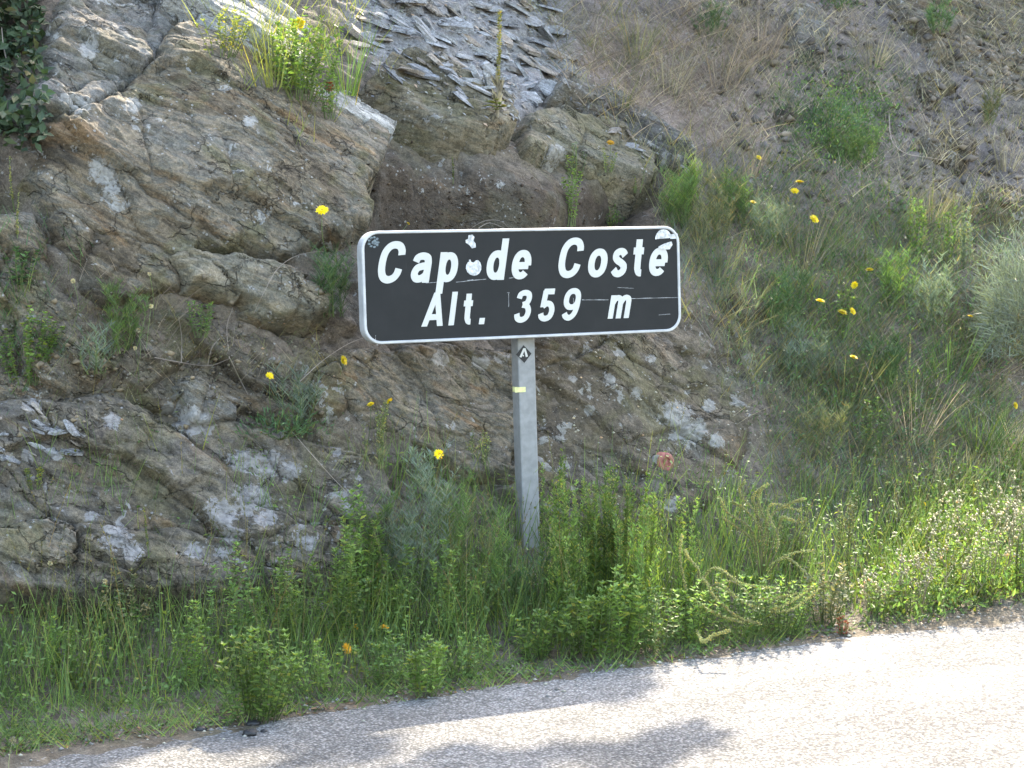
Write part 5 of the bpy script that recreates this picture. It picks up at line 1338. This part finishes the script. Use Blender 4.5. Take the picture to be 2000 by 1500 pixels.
mass("sunlit_growth", "sunlit leafy growth at the right end of the verge", [(1660, 1190), (1740, 1060), (1840, 980), (2040, 920), (2040, 1180), (1760, 1215)], 900, leafscrub(.03, .013, 9, .16), M_BRIGHT)
mass("sunlit_growth", "bleached seedy stems at the right end of the verge", [(1740, 1080), (1800, 960), (1900, 900), (2040, 880), (2040, 1060), (1860, 1120)], 420, scrub(.22, .0032, 5, 1.6, .3), M_SEED)
mass("dry_stems", "dead bent stems among the verge plants", [(0, 1200), (300, 1180), (700, 1130), (1000, 1150), (1300, 1120), (1640, 1080), (1640, 1180), (1200, 1240), (700, 1320), (0, 1400)], 240, scrub(.26, .0026, 2, .9, .6), M_STRAW)
mass("sunlit_growth", "sunlit yellowish grass at the right end of the verge", [(1660, 1190), (1740, 1040), (1840, 960), (2040, 900), (2040, 1170), (1760, 1205)], 420, scrub(.2, .0042, 5, 1.4, .3), M_YEL)
mass("dry_grass", "dead pinkish grass matted on the slope above right", [(1080, 110), (1180, 20), (1330, -40), (1480, -20), (1500, 120), (1420, 200), (1400, 300), (1320, 280), (1150, 180)], 330, scrub(.30, .0042, 5, .55, .8), M_PINK)
mass("dry_grass", "pale dead grass mixed into the pinkish mat", [(1060, 60), (1180, 0), (1500, -40), (1560, 120), (1420, 330), (1300, 270)], 260, scrub(.22, .0036, 5, .9, .5), M_STRAW)
RIGHTBANK = [(1400, -60), (2080, -60), (2080, 480), (1760, 450), (1500, 340), (1380, 200)]
mass("dry_grass", "tangled dead grass across the upper right bank", RIGHTBANK, 1100, scrub(.14, .0042, 4, .7, .7), M_STRAW)
mass("dry_grass", "reddish dead stalks across the upper right bank", RIGHTBANK, 450, scrub(.16, .004, 4, .8, .6), M_PINK)
mass("green_tufts", "sparse olive stems across the upper right bank", RIGHTBANK, 330, scrub(.11, .0038, 6), M_OLIVE)
def clods(lo, hi):
    def f(g, P):
        n = len(P); r = lo + (hi - lo) * U2(n) ** 3
        V = P[:, None] + OUT * .3 * r[:, None, None] + r[:, None, None] * (np.array([[1, 0, 0], [0, 1, 0], [-1, 0, 0], [0, -1, 0], [0, 0, .75], [0, 0, -.75]])[None] * (.6 + .7 * rng.random((n, 6, 1))) + .18 * rng.normal(size=(n, 6, 3)))
        T = np.array([[0, 1, 4], [1, 2, 4], [2, 3, 4], [3, 0, 4], [1, 0, 5], [2, 1, 5], [3, 2, 5], [0, 3, 5]])
        g.add(V.reshape(-1, 3), T=(np.arange(n)[:, None, None] * 6 + T[None]).reshape(-1, 3))
    return f
mass("rubble", "stones and clods over the bare right bank", RIGHTBANK, 1900, clods(.006, .045), leaf_mat("bank_rubble", (.16, .14, .125), .45, .1, .0, .9, .2, False))
mass("rubble", "crumbling rock in the brown hollow above the sign", [(700, 330), (780, 320), (960, 340), (1080, 370), (1240, 370), (1240, 430), (900, 460), (720, 440)], 420, clods(.003, .012), leaf_mat("hollow_rubble", (.085, .062, .045), .5, .1, .0, .9, .2, False))
mass("rubble", "crumbled rock between the boulders at left", [(0, 560), (330, 600), (640, 680), (640, 780), (440, 810), (0, 790)], 500, clods(.004, .02), leaf_mat("ledge_rubble", (.15, .125, .095), .5, .1, .0, .9, .2, False))
mass("dry_grass", "thin dead grass over the upper right bank", [(1400, -40), (1760, -40), (1760, 120), (1980, 260), (1990, 430), (1760, 440), (1500, 330), (1400, 200)], 520, scrub(.15, .0028, 4, .5, .7), M_STRAW)
mass("dry_grass", "sparse dead grass beside the scree", [(1000, -40), (1120, -40), (1180, 130), (1060, 80)], 60, scrub(.18, .003, 6, .6, .5), M_OLIVE)
mass("green_tufts", "greenish tufts on the upper slope", [(1160, 20), (1420, -20), (1460, 60), (1330, 220), (1150, 200)], 170, scrub(.14, .0036, 8), M_OLIVE)
mass("green_tufts", "green growth round the matted shrub", [(1510, 150), (1740, 120), (1740, 340), (1540, 330)], 330, scrub(.10, .0036, 8), M_DEEP)
mass("green_tufts", "leafy mat round the matted shrub", [(1530, 190), (1720, 170), (1720, 330), (1560, 320)], 420, leafscrub(.024, .009, 8, .10), M_LEAF)
mass("green_tufts", "pale green growth by the sign's top right corner", [(1260, 330), (1400, 300), (1460, 420), (1340, 560), (1320, 420)], 260, scrub(.13, .004, 7), M_OLIVE)
mass("crevice_growth", "wispy growth in the cracks of the left rocks", [(120, 580), (330, 600), (480, 660), (640, 670), (640, 740), (480, 760), (300, 760), (120, 740)], 130, scrub(.10, .0022, 6, .8, .5), M_OLIVE)
mass("crevice_growth", "dry wisps below the brown rock face", [(120, 560), (330, 590), (480, 660), (640, 680), (560, 760), (300, 740)], 90, scrub(.14, .0018, 5, .6, .6), M_PINK)
mass("crevice_growth", "wispy stems on the ledge under the flowers", [(640, 860), (800, 880), (980, 940), (980, 1000), (700, 960)], 80, scrub(.10, .0022, 6), M_OLIVE)
mass("ledge_grass", "sunlit grass at the top left", [(360, 0), (700, -20), (690, 190), (600, 215), (480, 110)], 130, scrub(.16, .004, 6), M_YEL)
mass("ledge_grass", "growth at the shaded left edge", [(-40, 420), (60, 440), (110, 600), (60, 760), (-40, 760)], 90, scrub(.12, .003, 7), M_DEEP)
mass("bank_bits", "twiggy debris on the bare upper right bank", [(1400, -40), (2060, -40), (2060, 480), (1740, 440), (1500, 300)], 1500, lambda g, P: g.leaves(P + OUT * .006, rng.normal(size=P.shape), UP + OUT + .5 * rng.normal(size=P.shape), .015 + .04 * U2(len(P)) ** 2, .006), leaf_mat("bank_bits", (.25, .215, .18), .5, .05, .0))
mass("earth_bits", "shale crumbs between the larger stones of the scree", [(700, -30), (1060, -30), (1130, 150), (1080, 200), (985, 235), (860, 170), (740, 150), (690, 90)], 900, lambda g, P: g.leaves(P + OUT * .006 + UP * .004, E_ - UP * .5 + .5 * rng.normal(size=P.shape), UP + OUT * .6 + .4 * rng.normal(size=P.shape), .02 + .03 * U2(len(P)), .016, .1), leaf_mat("shale_crumbs", (.20, .20, .20), .5, .0, .0))
mass("earth_bits", "crumbs of rock on the ledges at left", [(0, 560), (330, 600), (640, 680), (640, 780), (440, 810), (0, 790)], 420, lambda g, P: g.balls(P, .003 + .008 * U2(len(P)) ** 2, .7), leaf_mat("ledge_crumbs", (.20, .18, .15), .5, .0, .0))
mass("earth_bits", "small pale stones on the earthy face", [(1040, 650), (1460, 650), (1560, 900), (1340, 1080), (1050, 1050)], 500, lambda g, P: g.balls(P, .003 + .008 * U2(len(P)) ** 2, .7), leaf_mat("earth_bits", (.27, .25, .21), .5, .0, .0))

# the same growth carries on along the bank past both sides of the view
RIGHT_ON = [(2040, -100), (2900, -350), (2900, 950), (2040, 950)]; LEFT_ON = [(-750, -100), (-60, -60), (-60, 1180), (-750, 1300)]
mass("scrub_stems", "stems continuing over the bank to the right", RIGHT_ON, 1300, scrub(.16, .004, 8), M_OLIVE)
mass("scrub_stems", "green stems continuing over the bank to the right", RIGHT_ON, 700, scrub(.15, .0042, 7), M_LEAF)
mass("dry_stems", "dead stems continuing over the bank to the right", RIGHT_ON, 900, scrub(.17, .0036, 4, .7, .6), M_STRAW)
mass("rubble", "stones continuing over the bank to the right", RIGHT_ON, 1200, clods(.006, .05), bpy.data.materials["bank_rubble"])
mass("scrub_stems", "stems continuing over the bank to the left", LEFT_ON, 700, scrub(.14, .004, 7), M_DEEP)
mass("dry_stems", "dead stems continuing over the bank to the left", LEFT_ON, 350, scrub(.16, .0036, 4, .7, .6), M_STRAW)
mass("rubble", "stones continuing over the bank to the left", LEFT_ON, 700, clods(.006, .05), bpy.data.materials["bank_rubble"])

# ------------------------------------------------------------------ loose stones: parts of the slope they lie on
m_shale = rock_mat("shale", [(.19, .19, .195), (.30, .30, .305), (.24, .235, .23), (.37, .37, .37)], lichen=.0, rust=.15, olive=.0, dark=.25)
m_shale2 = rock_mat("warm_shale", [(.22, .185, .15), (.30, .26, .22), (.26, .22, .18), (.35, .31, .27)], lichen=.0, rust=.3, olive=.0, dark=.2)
def shard_mesh(seed):
    r = np.random.default_rng(seed); n = 6; a = np.sort(np.arange(n) * 6.283 / n + .5 * r.random(n)); rad = .5 + .5 * r.random(n)
    o_ = np.stack([rad * np.cos(a), .5 * rad * np.sin(a)], 1); t = .05 + .06 * r.random()
    V = np.concatenate([np.c_[o_, -t + .02 * r.normal(size=n)], np.c_[o_ * .88 + .05 * r.normal(size=(n, 2)), t + .03 * r.normal(size=n)]])
    i = np.arange(n); jn = (i + 1) % n
    return make_mesh("stone", V, [np.stack([i, jn, jn + n, i + n], 1), np.array([[n, n + q, n + q + 1] for q in range(1, n - 1)] + [[0, q + 1, q] for q in range(1, n - 1)])])
SH = [shard_mesh(40 + q) for q in range(10)]
for q, m_ in enumerate(SH): m_.materials.append(m_shale if q < 7 else m_shale2)
def stones(poly, n, lo, hi, flat=1.0):
    for P in sample_px(poly, n):
        o = bpy.data.objects.new("stone", SH[int(rng.integers(0, 10))]); COL.objects.link(o); o.parent = hillside
        s = lo + (hi - lo) * rng.random() ** 2.2
        zax = Vector(tuple(unit(UP * .75 + OUT * .5 + E_ * .35 + .26 * rng.normal(size=3)))); xax = Vector(tuple(E_ * .85 - UP * .5 + .3 * rng.normal(size=3)))
        yax = zax.cross(xax).normalized(); xax = yax.cross(zax).normalized()
        M = Matrix((xax, yax, zax)).transposed().to_4x4()
        o.matrix_local = Matrix.Translation(tuple(P + OUT * s * .12)) @ M @ Matrix.Diagonal((s * 1.15, s * (.7 + .6 * rng.random()), s * (.6 + .7 * rng.random()) * flat, 1))
stones([(700, -30), (1060, -30), (1130, 150), (1080, 200), (985, 235), (860, 170), (740, 150), (690, 90)], 236, .028, .15)
stones([(-30, 790), (90, 800), (160, 850), (130, 900), (-30, 900)], 22, .02, .07)
stones([(1080, 180), (1380, 330), (1340, 370), (1180, 260)], 18, .02, .07)
stones([(1720, 180), (1980, 300), (1960, 420), (1760, 330)], 10, .015, .06)
stones([(560, 1355), (700, 1370), (880, 1320), (1240, 1275), (1320, 1262), (1300, 1280), (860, 1345), (600, 1390)], 10, .008, .022)

# ------------------------------------------------------------------ odd things
b = away(hit(1293, 902), .035)
o = empty("plastic_cap", tuple(b), TH); tag(o, "faded red round plastic cap stuck on the bank right of the post", "cap")
m_red = plain_mat("faded_red_plastic", (.32, .115, .10), .65, .2, scale=40); m_greyp = plain_mat("grey_plastic", (.19, .18, .165), .7, .25, scale=40)
def lathe(prof, n=26, cx=0, cz_=0):
    g = Geo(); a = np.arange(n) * 6.283185 / n; V = np.concatenate([np.stack([cx + r * np.cos(a), np.full(n, y), cz_ + r * np.sin(a)], 1) for r, y in prof]); i = np.arange(n)
    for k_ in range(len(prof) - 1): g.add(V[k_ * n:(k_ + 2) * n], np.stack([i, (i + 1) % n, (i + 1) % n + n, i + n], 1))
    g.add([*V[-n:]], T=[[0, q, q + 1] for q in range(1, n - 1)]); return g
lathe([(.046, .05), (.046, .004), (.042, -.003), (.034, -.006), (.024, -.004), (.020, .006), (.012, .006), (.010, .0), (.004, -.002)]).build("cap_ring", m_red, o)
lathe([(.040, .06), (.040, .012), (.036, .008)], cx=-.028, cz_=-.004).build("backing_disc", m_greyp, o)
m_tar = plain_mat("tar_lump", (.012, .012, .013), .5, .4, .5, scale=60, bump=.6)
def lump(name, label, px, py, wpx, mat, seed, cat, flat=.55, group=None):
    r = ray(px, py); t = -CAM_Z / r[2]; P = CAM_O + r * t; s = wpx * .62 * t / F_PX
    bm_v, n, m = [], 14, 9; rs = np.random.default_rng(seed)
    A, B = np.meshgrid(np.arange(n) * 6.283185 / n, np.linspace(0.02, np.pi - .02, m), indexing='ij')
    d = np.stack([np.cos(A) * np.sin(B), np.sin(A) * np.sin(B), np.cos(B)], 2)
    rr = 1 + .45 * fbm(d[..., 0] * 1.7 + 3 * seed + d[..., 2], d[..., 1] * 1.7 + d[..., 2] * .8, 4, seed)
    V = (d * rr[..., None] * s * np.array([1, .8, flat])).reshape(-1, 3); V[:, 2] += s * flat * .6
    i = np.arange(n)[:, None] * m; i2 = ((np.arange(n) + 1) % n)[:, None] * m; jq = np.arange(m - 1)[None]
    F = np.stack([i + jq, i + jq + 1, i2 + jq + 1, i2 + jq], 2).reshape(-1, 4)
    tag(link(name, make_mesh(name, V, [F], True), mat, None, tuple(P)), label, cat, group)
G9 = "black lumps at the road edge"
lump("tar_lump", "largest black lump on the road edge at lower left", 488, 1436, 24, m_tar, 1, "lump", .5, G9)
lump("tar_lump", "black lump left of the bright green clump", 393, 1428, 19, m_tar, 2, "lump", .5, G9)
lump("tar_lump", "black lump tucked behind the largest one by the clump", 494, 1416, 20, m_tar, 3, "lump", .45, G9)
lump("tar_lump", "small black crumb right of the largest black lump", 515, 1430, 11, m_tar, 4, "lump", .5, G9)
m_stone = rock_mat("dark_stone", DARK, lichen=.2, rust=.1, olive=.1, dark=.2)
lump("stone", "dark stone lying at the road edge below the sunlit weeds", 1958, 1192, 34, m_stone, 5, "stone", .6)
lump("stone", "pale stone at the road edge by the litter left of the lowest orange flower", 655, 1372, 16, m_shale, 6, "stone", .5)
